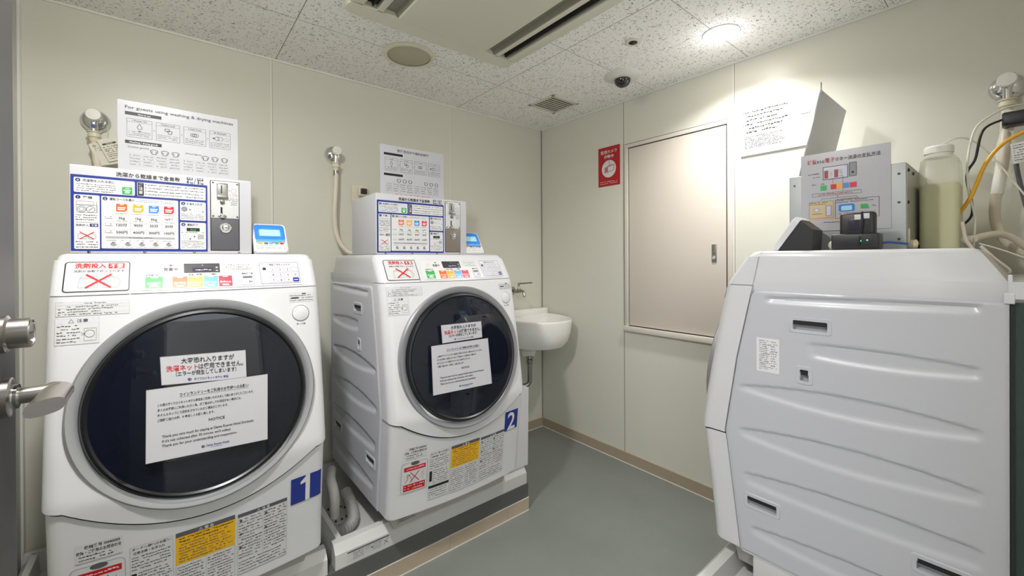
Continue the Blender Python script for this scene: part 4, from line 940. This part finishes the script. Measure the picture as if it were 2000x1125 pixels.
# ------------------------------------------------------------------ payment readers
def reader(x, y, z, rotz, label):
    t = thing('card_reader', label, 'card reader', (x, y, z), rotz, 'card readers beside the coin boxes')
    # wedge: front plate leaning back, built along local x (width .098)
    w_ = .100; prf = [(0, .0005), (0.004, .0005), (.100, .0005), (.104, .062), (.075, .098), (.068, .100), (.060, .096), (-.002, .006)]
    MB().prism([(p[0]+.012, p[1]) for p in ((0, .0005), (.088, .0005), (.092, .060), (.062, .088))], 'x', .004, w_-.004, 'black_plastic').build('rear_case', t)
    o = Vector((0, .0, .001)); e = Vector((0, .066, .098)).normalized(); f = planefn((0, 0, .002), (1, 0, 0), e)
    mb = MB(); L_ = .116; p = rrpts(0, 0, w_, L_, .012, 8); n = len(p); q = rrpts(.003, .003, w_-.003, L_-.003, .010, 8)
    vs = [f(u, v, .004) for u, v in p]+[f(u, v, -.012) for u, v in p]+[f(u, v, .007) for u, v in q]
    mb.add(vs, [(i, (i+1) % n, (i+1) % n+n, i+n) for i in range(n)]+[(i, (i+1) % n, (i+1) % n+2*n, i+2*n) for i in range(n)]+[tuple(2*n+i for i in range(n)), tuple(n+i for i in range(n))[::-1]], 'white_plastic')
    mb.build('front_shell', t)
    A = Art(); A.rr(.006, .045, w_-.006, L_-.006, .010, 'reader_blue', 1); A.ring(.050, .072, .036, .0012, 'light_blue', 2, 32, .75); A.rr(.020, .064, .080, .090, .002, 'lcd', 3); A.frame(.018, .062, .082, .092, .002, 'light_blue', 4, .003)
    A.rr(.008, .034, .092, .050, .003, 'light_blue', 2)
    A.rr(.006, .006, w_-.006, .040, .006, 'label_white', 2)
    for u, m in ((.014, 'amber'), (.030, 'ink_soft'), (.044, 'light_blue'), (.061, 'green'), (.076, 'pink_red')): A.rr(u, .030, u+.011, .037, .001, m, 3)
    A.dashes(.016, .022, .084, .027, 1, 'wine', seed=161); A.dashes(.018, .012, .080, .018, 1, 'navy', seed=162); A.disc(.012, .013, .002, 'ink_pale', 3); A.disc(.088, .013, .002, 'ink_pale', 3)
    A.mb(lambda u, v, h: f(u, v, .0073+h)).build('reader_face', t, fix=False, label='blue face with a pale display'); return t
reader(-1.835, -.600, 1.2068, 0, 'blue and white card reader right of the coin box on machine 1')
reader(-1.042, -.615, 1.2068, 0, 'blue and white card reader right of the coin box on machine 2')
reader(-.500, -1.668, 1.2068, PI, 'card reader seen from behind, white edge and black case, on the right-hand machine')
# communication box behind the third reader
t = thing('communication_box', 'black electronics box with white stickers and green lights on the right-hand machine', 'electronic device', (-.57, -1.86, 1.2068)); O = (.57, 1.86, -1.2068)
MB().rbox((-.600, -1.815, 1.2070), (-.545, -1.918, 1.250), 'black_plastic', .004).build('base_case', t, O)
mb = MB().rbox((-.592, -1.832, 1.235), (-.560, -1.909, 1.309), 'black_plastic', .008); mb.rbox((-.594, -1.852, 1.262), (-.591, -1.875, 1.292), 'lcd_dark', .001); mb.build('upper_case', t, O)
mb = MB().rbox((-.5945, -1.866, 1.288), (-.5915, -1.880, 1.302), 'sticker', .0005).rbox((-.5945, -1.884, 1.290), (-.5915, -1.898, 1.304), 'sticker', .0005); mb.build('stickers', t, O)
MB().tube([(-.594, -1.883, 1.309), (-.596, -1.884, 1.28), (-.5965, -1.880, 1.25), (-.605, -1.878, 1.22)], .0022, 'black_cable', 8, 5).build('cable', t, O)
MB().box((-.6012, -1.878, 1.228), (-.6002, -1.8815, 1.2315), 'led_green').box((-.6012, -1.893, 1.230), (-.6002, -1.8955, 1.2325), 'led_green').build('status_light', t, O)

# payment poster on the flank of the third coin box
t = thing('payment_poster', 'tall payment poster with red and black heading, on the side of the metal coin box', 'poster', (-.468, -1.80, 1.268)); O = (.468, 1.80, -1.268)
W_, H_ = .217, .243; f = quadfn([(-.468, -1.7060, 1.511), (-.468, -1.9230, 1.511), (-.468, -1.9230, 1.268), (-.468, -1.7060, 1.268)], W_, H_)
mb = MB(); plate(mb, f, W_, H_, .0018, 'laminate'); mb.build('board', t, O, fix=False)
A = Art(); A.text('硬貨', .018, .212, .0155, 'deep_red', w=.024, bold=.012); A.text('または', .043, .212, .0110, 'ink', w=.020); A.text('電子', .064, .212, .0155, 'deep_red', w=.024, bold=.01); A.text('マネー決済の支払方法', .089, .212, .0135, 'ink', w=.106, bold=.008)
A.rect(.058, .158, .121, .198, 'lilac', 1); A.frame(.058, .158, .121, .198, .002, 'ink_soft', 2); A.rect(.060, .190, .112, .196, 'sticker', 3)
for i, m in enumerate(('wine', 'pale_grey', 'wine', 'lilac')): A.rect(.062+.0125*i, .162, .072+.0125*i, .186, m, 3); A.dashes(.063+.0125*i, .163, .071+.0125*i, .184, 4, 'ink_soft', seed=170+i, l=4)
A.rect(.123, .160, .141, .202, 'ink_pale', 1); A.frame(.123, .160, .141, .202, .0015, 'ink_soft', 2); A.disc(.132, .172, .003, 'ink', 3)
A.dashes(.020, .176, .050, .184, 1, 'ink', seed=180); A.dashes(.028, .166, .052, .172, 1, 'ink', seed=181); A.line(.082, .162, .084, .145, .0008, 'deep_red', 4); A.line(.108, .166, .108, .118, .0008, 'deep_red', 4)
A.dashes(.030, .143, .066, .150, 1, 'ink', seed=182); A.rect(.052, .126, .068, .141, 'green', 2); A.rect(.078, .127, .092, .142, 'red', 2); A.rect(.0925, .127, .107, .142, 'amber', 2); A.rect(.1095, .127, .123, .142, 'blue', 2); A.rect(.1245, .127, .141, .142, 'pink_red', 2)
A.frame(.030, .108, .152, .118, .0009, 'ink_soft', 2); A.dashes(.046, .109, .130, .117, 1, 'deep_red', seed=183); A.pline([(.054, .094), (.054, .100), (.142, .100), (.142, .095)], .0008, 'ink_soft', 2); A.line(.095, .108, .095, .100, .0008, 'ink', 2)
A.rect(.022, .040, .085, .092, 'tan', 1); A.frame(.022, .040, .085, .092, .0008, 'ink_soft', 2); A.dashes(.024, .081, .072, .091, 2, 'ink', seed=184); A.disc(.042, .066, .009, 'rule', 3, e=.7); A.disc(.042, .066, .005, 'label_white', 4, e=.7); A.line(.030, .054, .056, .054, .0015, 'ink_soft', 3); A.rect(.066, .046, .080, .078, 'lilac', 3); A.frame(.066, .046, .080, .078, .0012, 'ink_soft', 4)
A.frame(.089, .036, .192, .093, .0012, 'ink_soft', 2); A.dashes(.091, .082, .180, .092, 2, 'ink', seed=185); A.dashes(.094, .092, .146, .097, 1, 'deep_red', seed=186); A.rr(.098, .056, .136, .078, .005, 'reader_blue', 3); A.rr(.104, .059, .130, .073, .002, 'lcd', 4); A.poly([(.150, .062), (.170, .060), (.166, .074), (.150, .074)], [(0, 1, 2, 3)], 'green', 3)
A.dashes(.098, .046, .138, .054, 1, 'wine', seed=187); A.rect(.150, .044, .184, .054, 'rule', 2); A.text('へ', .180, .064, .010, 'ink', al='c'); A.dashes(.060, .022, .120, .030, 1, 'ink', seed=188); A.rect(.022, .034, .192, .037, 'amber', 1)
A.mb(lambda u, v, h: f(u, v, .0003+h)).build('poster_print', t, O, fix=False)

# ------------------------------------------------------------------ papers taped on the doors
def notice(c, art, W_, H_, label, group):
    cc = sum((Vector(p) for p in c), Vector())/4; t = thing('taped_notice', label, 'paper notice', tuple(cc), 0, group); O = tuple(-cc)
    f = quadfn(c, W_, H_); mb = MB(); plate(mb, f, W_, H_, .0006, 'laminate'); mb.build('sheet', t, O, fix=False)
    art.mb(lambda u, v, h: f(u, v, .0002+h)).build('notice_print', t, O, fix=False)
def small_art():
    A = Art(); W_, H_ = .186, .072; A.frame(0, 0, W_, H_, .0007, 'ink_soft', 1, .0005)
    A.text('大変恐れ入りますが', .042, .0515, .0145, 'ink', w=.116, bold=.004); A.text('洗濯ネット', .011, .034, .0155, 'red', w=.066, bold=.004); A.text('は使用できません。', .078, .034, .0155, 'ink', w=.100, bold=.004)
    A.text('（エラーが発生してしまいます）', .030, .0205, .0125, 'ink', w=.132); A.ring(.058, .0095, .0042, .0012, 'navy', 3, e=.8); A.text('R', .058, .0065, .008, 'navy', al='c'); A.text('ダイワロイネットホテル 新橋', .067, .0065, .0068, 'navy', w=.076)
    return A
def big_art():
    A = Art(); W_, H_ = .262, .180; A.frame(0, 0, W_, H_, .0006, 'ink_soft', 1, .0005)
    A.text('コインランドリーをご利用のお客様へのお願い', .065, .153, .0098, 'ink', w=.150); A.line(.065, .150, .215, .150, .0005, 'ink', 3)
    for i, (s_, w_) in enumerate((('この度はダイワロイネットホテル新橋をご利用いただきまして誠にありがとうございます。', .205), ('多くのお客様にご利用いただく為、終了後30分しても回収がない場合には、', .176), ('ホテルスタッフにて回収をさせていただく場合がございます。', .146), ('ご理解ご協力の程、何卒宜しくお願い致します。', .116))): A.text(s_, .022, .135-.0125*i, .0072, 'ink', w=w_, bold=.006)
    A.text('NOTICE', .143, .078, .0098, 'ink', al='c', bold=.004)
    A.text('Thank you very much for staying at Daiwa Roynet Hotel Shimbashi', .031, .056, .0085, 'ink', w=.196); A.text("If it's not collected after 30 minute, we'll collect .", .031, .0445, .0085, 'ink', w=.146); A.text('Thank you for your understanding and cooperation .', .031, .033, .0085, 'ink', w=.160)
    A.ring(.114, .0155, .0040, .0012, 'navy', 3, e=.8); A.text('R', .114, .0128, .0075, 'navy', al='c'); A.text('Daiwa Roynet Hotels', .121, .0135, .0080, 'navy', w=.050); A.dashes(.130, .0085, .155, .0115, 1, 'navy', seed=190)
    return A
notice([(-2.0647, -.7688, .9421), (-1.8798, -.7699, .9341), (-1.879, -.7799, .8568), (-2.062, -.7781, .8709)], small_art(), .186, .072, 'small white notice with red words taped on the door of machine 1', 'notices taped to the machine doors')
notice([(-2.0911, -.7798, .8656), (-1.8278, -.7806, .8593), (-1.8326, -.8039, .6797), (-2.0923, -.8025, .6906)], big_art(), .262, .180, 'large white notice headed NOTICE taped on the door of machine 1', 'notices taped to the machine doors')
notice([(-1.2701, -.7938, .9423), (-1.0877, -.7942, .9395), (-1.089, -.8025, .8757), (-1.269, -.8025, .8753)], small_art(), .186, .072, 'small white notice with red words taped on the door of machine 2', 'notices taped to the machine doors')
notice([(-1.3161, -.8039, .8725), (-1.0627, -.8041, .8706), (-1.0606, -.8272, .6931), (-1.3213, -.8264, .6996)], big_art(), .262, .180, 'large white notice headed NOTICE taped on the door of machine 2', 'notices taped to the machine doors')

# ------------------------------------------------------------------ wall signs
t = thing('camera_sign', 'small red security camera warning sign on the right wall', 'sign', (0, -.589, 1.74)); O = (0, .589, -1.74)
f = planefn((-.002, -.510, 1.622), (0, -1, 0), (0, 0, 1)); W_, H_ = .158, .236
mb = MB(); plate(mb, f, W_, H_, .0018, 'deep_red', .002); mb.build('panel', t, O, fix=False)
A = Art(); A.text('監視カメラ', .079, .197, .023, 'label_white', al='c', w=.118, bold=.01); A.text('作動中', .079, .168, .023, 'label_white', al='c', w=.070, bold=.01)
A.disc(.079, .103, .052, 'label_white', 2, 36); A.poly([(.048, .080), (.048, .110), (.070, .114), (.070, .083)], [(0, 1, 2, 3)], 'wine', 3); A.frame(.052, .086, .066, .108, .002, 'label_white', 4); A.pline([(.070, .083), (.070, .114), (.118, .124), (.116, .092), (.070, .083)], .0028, 'deep_red', 4); A.pline([(.048, .110), (.080, .122), (.118, .124)], .0022, 'deep_red', 4); A.line(.083, .118, .083, .150, .003, 'deep_red', 4)
A.line(.030, .140, .128, .140, .0001, 'deep_red', 4); A.dashes(.014, .010, .144, .032, 2, 'label_white', seed=195, jag=.1)
A.mb(lambda u, v, h: f(u, v, .0003+h)).build('sign_print', t, O, fix=False)
t = thing('wall_notice', 'white printed notice board fixed high on the right wall', 'sign', (0, -1.49, 1.755)); O = (0, 1.49, -1.755)
f = planefn((-.0075, -1.338, 1.651), (0, -1, 0), (0, 0, 1)); W_, H_ = .305, .212
mb = MB(); plate(mb, f, W_, H_, .007, 'paper'); mb.build('board', t, O, fix=False)
A = Art()
for k in range(6): A.dashes(.026 if k not in (0, 3) else .020, .188-.018*k, .190-.02*(k % 3), .199-.018*k, 1, 'ink', seed=200+k, fill=1.15)
A.rect(.012, .190, .016, .194, 'ink', 2); A.rect(.012, .136, .016, .140, 'ink', 2); A.dashes(.018, .030, .200, .086, 8, 'ink', seed=207, jag=.4, fill=.9); A.dashes(.236, .128, .270, .136, 1, 'ink', seed=208)
A.mb(lambda u, v, h: f(u, v, .0003+h)).build('notice_print', t, O, fix=False)

# ------------------------------------------------------------------ washbasin
bx = -.235
t = thing('washbasin', 'small white ceramic washbasin on the back wall in the corner', 'washbasin', (bx, 0, .62)); O = (-bx, 0, -.62)
def dshape(hw, d, yb, z, n=30, pw=2.6):
    pts = []
    for k in range(n+1):
        a = PI*k/n; c, s_ = math.cos(a), math.sin(a)
        pts.append((bx+hw*(abs(c)**(2/pw))*(1 if c > 0 else -1), yb-(d)*(s_**(2/pw)), z))
    return pts
def loft(levels, mb, m, cap=True):
    n = len(levels[0]); vs = [p for l in levels for p in l]; fs = []
    for i in range(len(levels)-1):
        for k in range(n): fs.append((i*n+k, i*n+(k+1) % n, (i+1)*n+(k+1) % n, (i+1)*n+k))
    fs.append(tuple(range(n))[::-1])
    if cap: fs.append(tuple((len(levels)-1)*n+k for k in range(n)))
    return mb.add(vs, fs, m)
mb = MB()
def rz(hw, y, z): return z
L_ = [dshape(.040, .060, -.10, .552), dshape(.046, .072, -.095, .590), dshape(.070, .110, -.075, .606), dshape(.145, .260, -.020, .618), dshape(.188, .365, -.004, .640), dshape(.206, .402, -.0015, .680), dshape(.213, .418, -.0015, .740), dshape(.216, .426, -.0015, .798), dshape(.216, .426, -.0015, .806),
      dshape(.213, .422, -.003, .812), dshape(.207, .414, -.006, .812), dshape(.196, .318, -.088, .807), dshape(.192, .310, -.090, .780), dshape(.175, .285, -.095, .710), dshape(.13, .21, -.11, .670), dshape(.03, .05, -.17, .660)]
loft(L_, mb, 'ceramic'); mb.build('bowl', t, O)
MB().rbox((bx-.190, -.0015, .800), (bx+.232, -.070, .848), 'ceramic', .014, 5).build('back_ledge', t, O)
MB().rbox((-.352, -.0705, .775), (-.325, -.074, .781), 'rubber', .002).build('overflow_slot', t, O)
MB().lathe([(.012, 0), (.012, .004), (.005, .006), (.004, .012), (0, .013)], 'chrome', 20, (-.345, -.072, .805), (0, -1, 0), caps=False).build('plug_hook', t, O)
mb = MB().lathe([(.024, .56), (.024, .545), (.019, .540), (.017, .538), (.017, .50)], 'old_chrome', 24, (bx-.02, -.15, 0)).lathe([(.021, .535), (.021, .515), (.019, .512)], 'old_chrome', 24, (bx-.02, -.15, 0))
mb.tube([(bx-.02, -.15, .52), (bx-.02, -.15, .42), (bx-.024, -.145, .385), (bx-.05, -.13, .368), (bx-.08, -.11, .385), (bx-.085, -.10, .42), (bx-.085, -.06, .455), (bx-.085, -.0, .46)], .015, 'old_chrome', 16, 6)
mb.lathe([(.030, 0), (.028, .004), (.016, .006)], 'old_chrome', 24, (bx-.085, -.001, .46), (0, -1, 0)); mb.build('trap_pipe', t, O, label='chrome trap pipe')
MB().tube([(-.345, -.074, .802), (-.346, -.090, .796), (-.340, -.10, .790)], .002, 'chrome', 6, 4).build('chain', t, O)
# wall tap over the basin
t = thing('wall_tap', 'chrome wall tap with lever handle above the washbasin', 'tap', (-.276, 0, .973)); O = (.276, 0, -.973)
mb = MB().lathe([(.026, 0.0005), (.026, .006), (.018, .012), (.012, .013), (.009, .014), (.009, .05)], 'old_chrome', 28, (-.276, 0, .973), (0, -1, 0))
mb.lathe([(.012, .036), (.013, .042), (.013, .058), (.010, .064), (.008, .09)], 'old_chrome', 20, (-.276, 0, .973), (0, -1, 0))
mb.tube([(-.276, -.075, .973), (-.276, -.095, .980), (-.276, -.112, .972), (-.276, -.124, .950), (-.276, -.127, .938)], .008, 'old_chrome', 14, 6)
mb.build('spout', t, O)
MB().lathe([(.011, .0), (.012, .012), (.008, .020), (.006, .024), (.006, .038), (.009, .040), (.009, .048), (.006, .050)], 'old_chrome', 18, (-.276, -.070, .978)).build('valve_stem', t, O)
MB().tube([(-.276, -.070, 1.024), (-.262, -.085, 1.025), (-.226, -.132, 1.030)], .0048, 'old_chrome', 10, 4).lathe([(.008, -.004), (.009, 0), (.008, .004)], 'old_chrome', 14, (-.224, -.134, 1.030), (0, 0, 1)).build('lever', t, O)

# ------------------------------------------------------------------ machine supply valves
def valve(loc, ax, label, tags=False):
    t = thing('supply_valve', label, 'water valve', loc, group='round chrome water valves'); a = Vector(ax)
    side = a.cross(Vector((0, 0, 1)))
    MB().lathe([(.040, 0.0005), (.041, .006), (.039, .016), (.034, .025), (.024, .032), (.010, .035), (0.0, .0355)], 'chrome', 40, (0, 0, 0), ax, caps=False).build('escutcheon', t)
    p = a*.030
    MB().lathe([(.014, 0), (.014, .028), (.010, .030)], 'chrome', 24, p, ax).tube([p+a*.018+Vector((0, 0, -.004)), p+a*.018+Vector((0, 0, -.030)), p+a*.018+Vector((0, 0, -.050))], .0105, 'chrome', 20, 0).build('valve_body', t)
    MB().lathe([(.016, 0), (.0215, .004), (.0215, .014), (.019, .018), (0, .019)], 'hose_white', 28, p+a*.030+Vector((0, 0, .008)), ax, caps=False).build('knob', t, label='white round knob')
    c = p+a*.018
    MB().lathe([(.021, -.048), (.021, -.051), (.016, -.052), (.018, -.062), (.018, -.068), (.014, -.070), (.012, -.084)], 'cream', 24, c).build('hose_collar', t); return t, c
v1, c1 = valve((-2.250, 0, 1.697), (0, -1, 0), 'round chrome water valve with paper tags above machine 1')
v2, c2 = valve((-1.418, 0, 1.703), (0, -1, 0), 'round chrome water valve with beige hose above machine 2')
v3, c3 = valve((0, -2.130, 1.716), (-1, 0, 0), 'round chrome water valve on the right wall at the picture edge')
MB().lathe([(.0075, 0), (.0075, .001), (0, .0012)], 'navy', 16, c1+Vector((0, -.011, -.03)), (0, -1, 0), caps=False).build('valve_badge', v1, label='small blue badge')
MB().lathe([(.0125, -.084), (.0125, -.110), (.011, -.111)], 'old_chrome', 20, c2).build('hose_clamp', v2)
h = MB().tube([(-2.250, -.048, 1.615), (-2.246, -.052, 1.56), (-2.238, -.07, 1.50), (-2.235, -.10, 1.42), (-2.23, -.15, 1.30), (-2.22, -.19, 1.225)], .0105, 'hose', 14, 8).build('supply_hose'); prep(h, 'short beige hose running down behind the coin box of machine 1', 'hose', 'beige supply hoses')
h = MB().tube([(-1.418, -.048, 1.621), (-1.418, -.05, 1.59), (-1.4200, -.052, 1.54), (-1.4245, -.055, 1.4772), (-1.428, -.055, 1.40), (-1.422, -.058, 1.32), (-1.403, -.068, 1.262), (-1.370, -.085, 1.222), (-1.335, -.11, 1.2185)], .0115, 'hose', 14, 8).build('supply_hose'); prep(h, 'beige hose curving down from the valve to machine 2', 'hose', 'beige supply hoses')
# paper tags
def tag_card(x, y, z, ang, label, n):
    t = thing('paper_tag', label, 'tag', (x, y, z), 0, 'paper tags on the water valve')
    e = (math.sin(ang), 0, -math.cos(ang)); r = (math.cos(ang), 0, math.sin(ang)); f = planefn((0, 0, 0), r, (-e[0], 0, -e[2])); W_, H_ = .055, .080
    g = lambda u, v, h: f(u-W_/2, v-H_, h); mb = MB(); plate(mb, g, W_, H_, .0006, 'tag', .002); mb.build('card', t, fix=False)
    A = Art()
    if n: A.rr(.008, .058, .047, .064, .002, 'ink', 1); A.rect(.018, .0585, .037, .0635, 'ink_pale', 2); A.dashes(.006, .006, .048, .054, 7, 'ink', seed=n, l=1); A.ring(.040, .047, .006, .001, 'ink', 1); A.ring(.014, .040, .005, .001, 'ink', 1)
    else: A.ring(.012, .070, .004, .0015, 'ink', 1); A.dashes(.010, .050, .045, .064, 2, 'ink_soft', seed=3, l=1)
    A.mb(g).build('tag_print', t, fix=False)
    MB().tube([(0, 0, -.004), (.004, .008, .03), (.006, .016, .052)], .0007, 'cream', 6, 4).build('string', t)
tag_card(-2.218, -.066, 1.628, .42, 'cream paper tag with black heading hanging in front, by machine 1 valve', 5)
tag_card(-2.238, -.060, 1.610, .33, 'plain back tag partly hidden behind the printed tag', 0)
# outlet on the back wall
t = thing('wall_outlet', 'cream wall outlet with a black plug left of the Chinese poster', 'outlet', (-1.289, 0, 1.52))
MB().rbox((-.040, -.0005, -.045), (.040, -.010, .045), 'cream', .004).build('cover_plate', t)
MB().rbox((-.014, -.010, -.010), (.034, -.034, .038), 'cream', .006).build('plug_socket', t)
MB().rbox((-.006, -.034, .000), (.026, -.044, .028), 'black_plastic', .004).build('plug', t, label='black plug')

# ------------------------------------------------------------------ detergent tank and cables on the third machine
t = thing('detergent_tank', 'translucent plastic tank of pale yellow detergent on the right-hand machine', 'tank', (-.24, -2.005, 1.2062)); O = (.24, 2.005, -1.2062)
def rsq(hx, hy, z, r): return [(p[0], p[1], z) for p in rrpts(-.24-hx, -2.003-hy, -.24+hx, -2.003+hy, r, 6)]
mb = MB(); loft([rsq(.070, .038, 1.2066, .014), rsq(.074, .042, 1.212, .018), rsq(.074, .042, 1.445, .018), rsq(.070, .040, 1.470, .02), rsq(.048, .030, 1.486, .02)], mb, 'tank_plastic'); mb.build('tank_wall', t, O)
mb = MB(); loft([rsq(.069, .0375, 1.2085, .014), rsq(.072, .0405, 1.214, .017), rsq(.072, .0405, 1.400, .017)], mb, 'tank_liquid'); mb.build('detergent', t, O)
MB().lathe([(.030, 1.485), (.030, 1.496), (.033, 1.498), (.033, 1.516), (.029, 1.520), (0, 1.520)], 'hose_white', 32, (-.24, -1.998, 0), caps=False).build('screw_cap', t, O)
MB().lathe([(.010, 0), (.010, .022), (.007, .024)], 'hose_white', 16, (-.27, -2.045, 1.236), (0, -1, 0)).lathe([(.012, .006), (.012, .010)], 'hose_white', 16, (-.27, -2.045, 1.236), (0, -1, 0)).build('spigot', t, O)
def cable(name, pts, r, m, label, cat='cable', n=10, ribs=None, sm=8, grp=None):
    o = MB().tube(pts, r, m, n, sm, ribs).build(name); prep(o, label, cat, grp); return o
cable('yellow_cable', [(-.34, -1.930, 1.214), (-.30, -1.955, 1.224), (-.25, -2.0164, 1.2795), (-.25, -2.0608, 1.3509), (-.25, -2.0923, 1.4491), (-.25, -2.1253, 1.5001), (-.25, -2.165, 1.525)], .0048, 'yellow_cable', 'thick yellow cable rising to the right over the tank')
cable('black_cable', [(-.34, -1.938, 1.211), (-.29, -1.960, 1.220), (-.22, -2.0126, 1.2586), (-.20, -2.0633, 1.3092), (-.20, -2.0532, 1.425), (-.20, -2.0706, 1.4752), (-.20, -2.0858, 1.5548), (-.16, -2.120, 1.585)], .0032, 'black_cable', 'thin black cable climbing in bends to the black adapter')
cable('white_cable', [(-.23, -2.068, 1.215), (-.22, -2.070, 1.30), (-.21, -2.058, 1.38), (-.20, -2.055, 1.47), (-.19, -2.068, 1.56), (-.16, -2.095, 1.60), (-.11, -2.135, 1.63), (-.06, -2.20, 1.64)], .0028, 'hose_white', 'thin white cord beside the black cable')
cable('clear_tube', [(-.24, -2.000, 1.5205), (-.20, -2.035, 1.545), (-.16, -2.07, 1.530), (-.14, -2.11, 1.47), (-.13, -2.155, 1.38), (-.12, -2.19, 1.31)], .0022, 'hose_white', 'fine clear tube arching from the tank cap to the right', 'tube')
cable('grey_cable', [(-.12, -2.147, 1.50), (-.12, -2.148, 1.45), (-.12, -2.156, 1.39), (-.12, -2.168, 1.32), (-.12, -2.185, 1.25)], .0055, 'grey_cable', 'thick grey cable hanging at the right edge')
o = MB().rbox((-.135, -2.120, 1.572), (-.085, -2.215, 1.612), 'black_plastic', .006).build('power_adapter'); prep(o, 'black power adapter below the chrome valve on the right wall', 'adapter')
h = MB().tube([(-.048, -2.130, 1.634), (-.075, -2.128, 1.58), (-.10, -2.1251, 1.5106), (-.10, -2.118, 1.4347), (-.10, -2.106, 1.3432), (-.10, -2.110, 1.275), (-.10, -2.135, 1.222), (-.11, -2.19, 1.172)], .0125, 'hose', 14, 8).build('supply_hose'); prep(h, 'thick beige hose looping down behind the right-hand machine', 'hose', 'beige supply hoses')
o = MB().lathe([(.0138, 0), (.0138, .115)], 'hose_white', 18, (-.10, -2.110, 1.375), (0.02, -.12, 1.0)).build('hose_sleeve', h, label='white sleeve')
h = MB().tube([(-.27, -2.070, 1.236), (-.24, -2.085, 1.244), (-.19, -2.115, 1.250), (-.16, -2.145, 1.236), (-.14, -2.185, 1.19)], .0095, 'hose', 12, 8).build('supply_hose'); prep(h, 'beige hose leaving the tank towards the right edge', 'hose', 'beige supply hoses')
cable('looped_tube', [(-.30, -2.050, 1.285), (-.30, -2.057, 1.235), (-.30, -2.072, 1.205), (-.30, -2.100, 1.165), (-.30, -2.128, 1.140), (-.30, -2.135, 1.150), (-.31, -2.110, 1.180), (-.31, -2.085, 1.215)], .0042, 'hose', 'thin beige tube folded in a loop over the rear edge of the machine', 'tube')
cable('white_wire', [(-.30, -2.082, 1.222), (-.29, -2.12, 1.205), (-.28, -2.165, 1.180)], .0018, 'hose_white', 'fine white wire slanting down at the right edge')
cable('ribbed_conduit', [(-.52, -1.800, 1.2215), (-.53, -1.815, 1.2215), (-.525, -1.835, 1.221)], .0125, 'cream', 'cream ribbed conduit between the card reader and the black box', 'conduit', 14, .10, 12, 'cream ribbed conduits')
cable('ribbed_conduit', [(-.44, -1.915, 1.2215), (-.43, -1.945, 1.2215), (-.42, -1.970, 1.2215)], .0125, 'cream', 'cream ribbed conduit right of the black box', 'conduit', 14, .10, 14, 'cream ribbed conduits')
cable('blue_cable', [(-.545, -1.905, 1.222), (-.52, -1.925, 1.226), (-.49, -1.945, 1.224), (-.46, -1.955, 1.222)], .003, 'blue_cable', 'short blue cable right of the black box')
# papers hung at the right-hand valve
o = MB().add([(-.085, -2.128, 1.63), (-.10, -2.100, 1.475), (-.10, -2.133, 1.50), (-.088, -2.152, 1.62), (-.084, -2.128, 1.63), (-.099, -2.100, 1.475), (-.099, -2.133, 1.50), (-.087, -2.152, 1.62)], [(0, 1, 2, 3), (7, 6, 5, 4), (0, 4, 5, 1), (1, 5, 6, 2), (2, 6, 7, 3), (3, 7, 4, 0)], 'hose_white').build('paper_tag'); prep(o, 'blank white paper tag hanging from the valve on the right wall', 'tag')
t = thing('paper_tag', 'printed white tag at the far right edge beside the yellow cable', 'tag', (-.14, -2.15, 1.50))
f = planefn((0, 0.008, -.045), (0, -1, .1), (0, .1, 1)); mb = MB(); plate(mb, f, .05, .06, .0008, 'paper'); A = Art().dashes(.004, .006, .046, .056, 7, 'ink', seed=220, l=1); A.mb(f, mb); mb.build('card', t, fix=False)
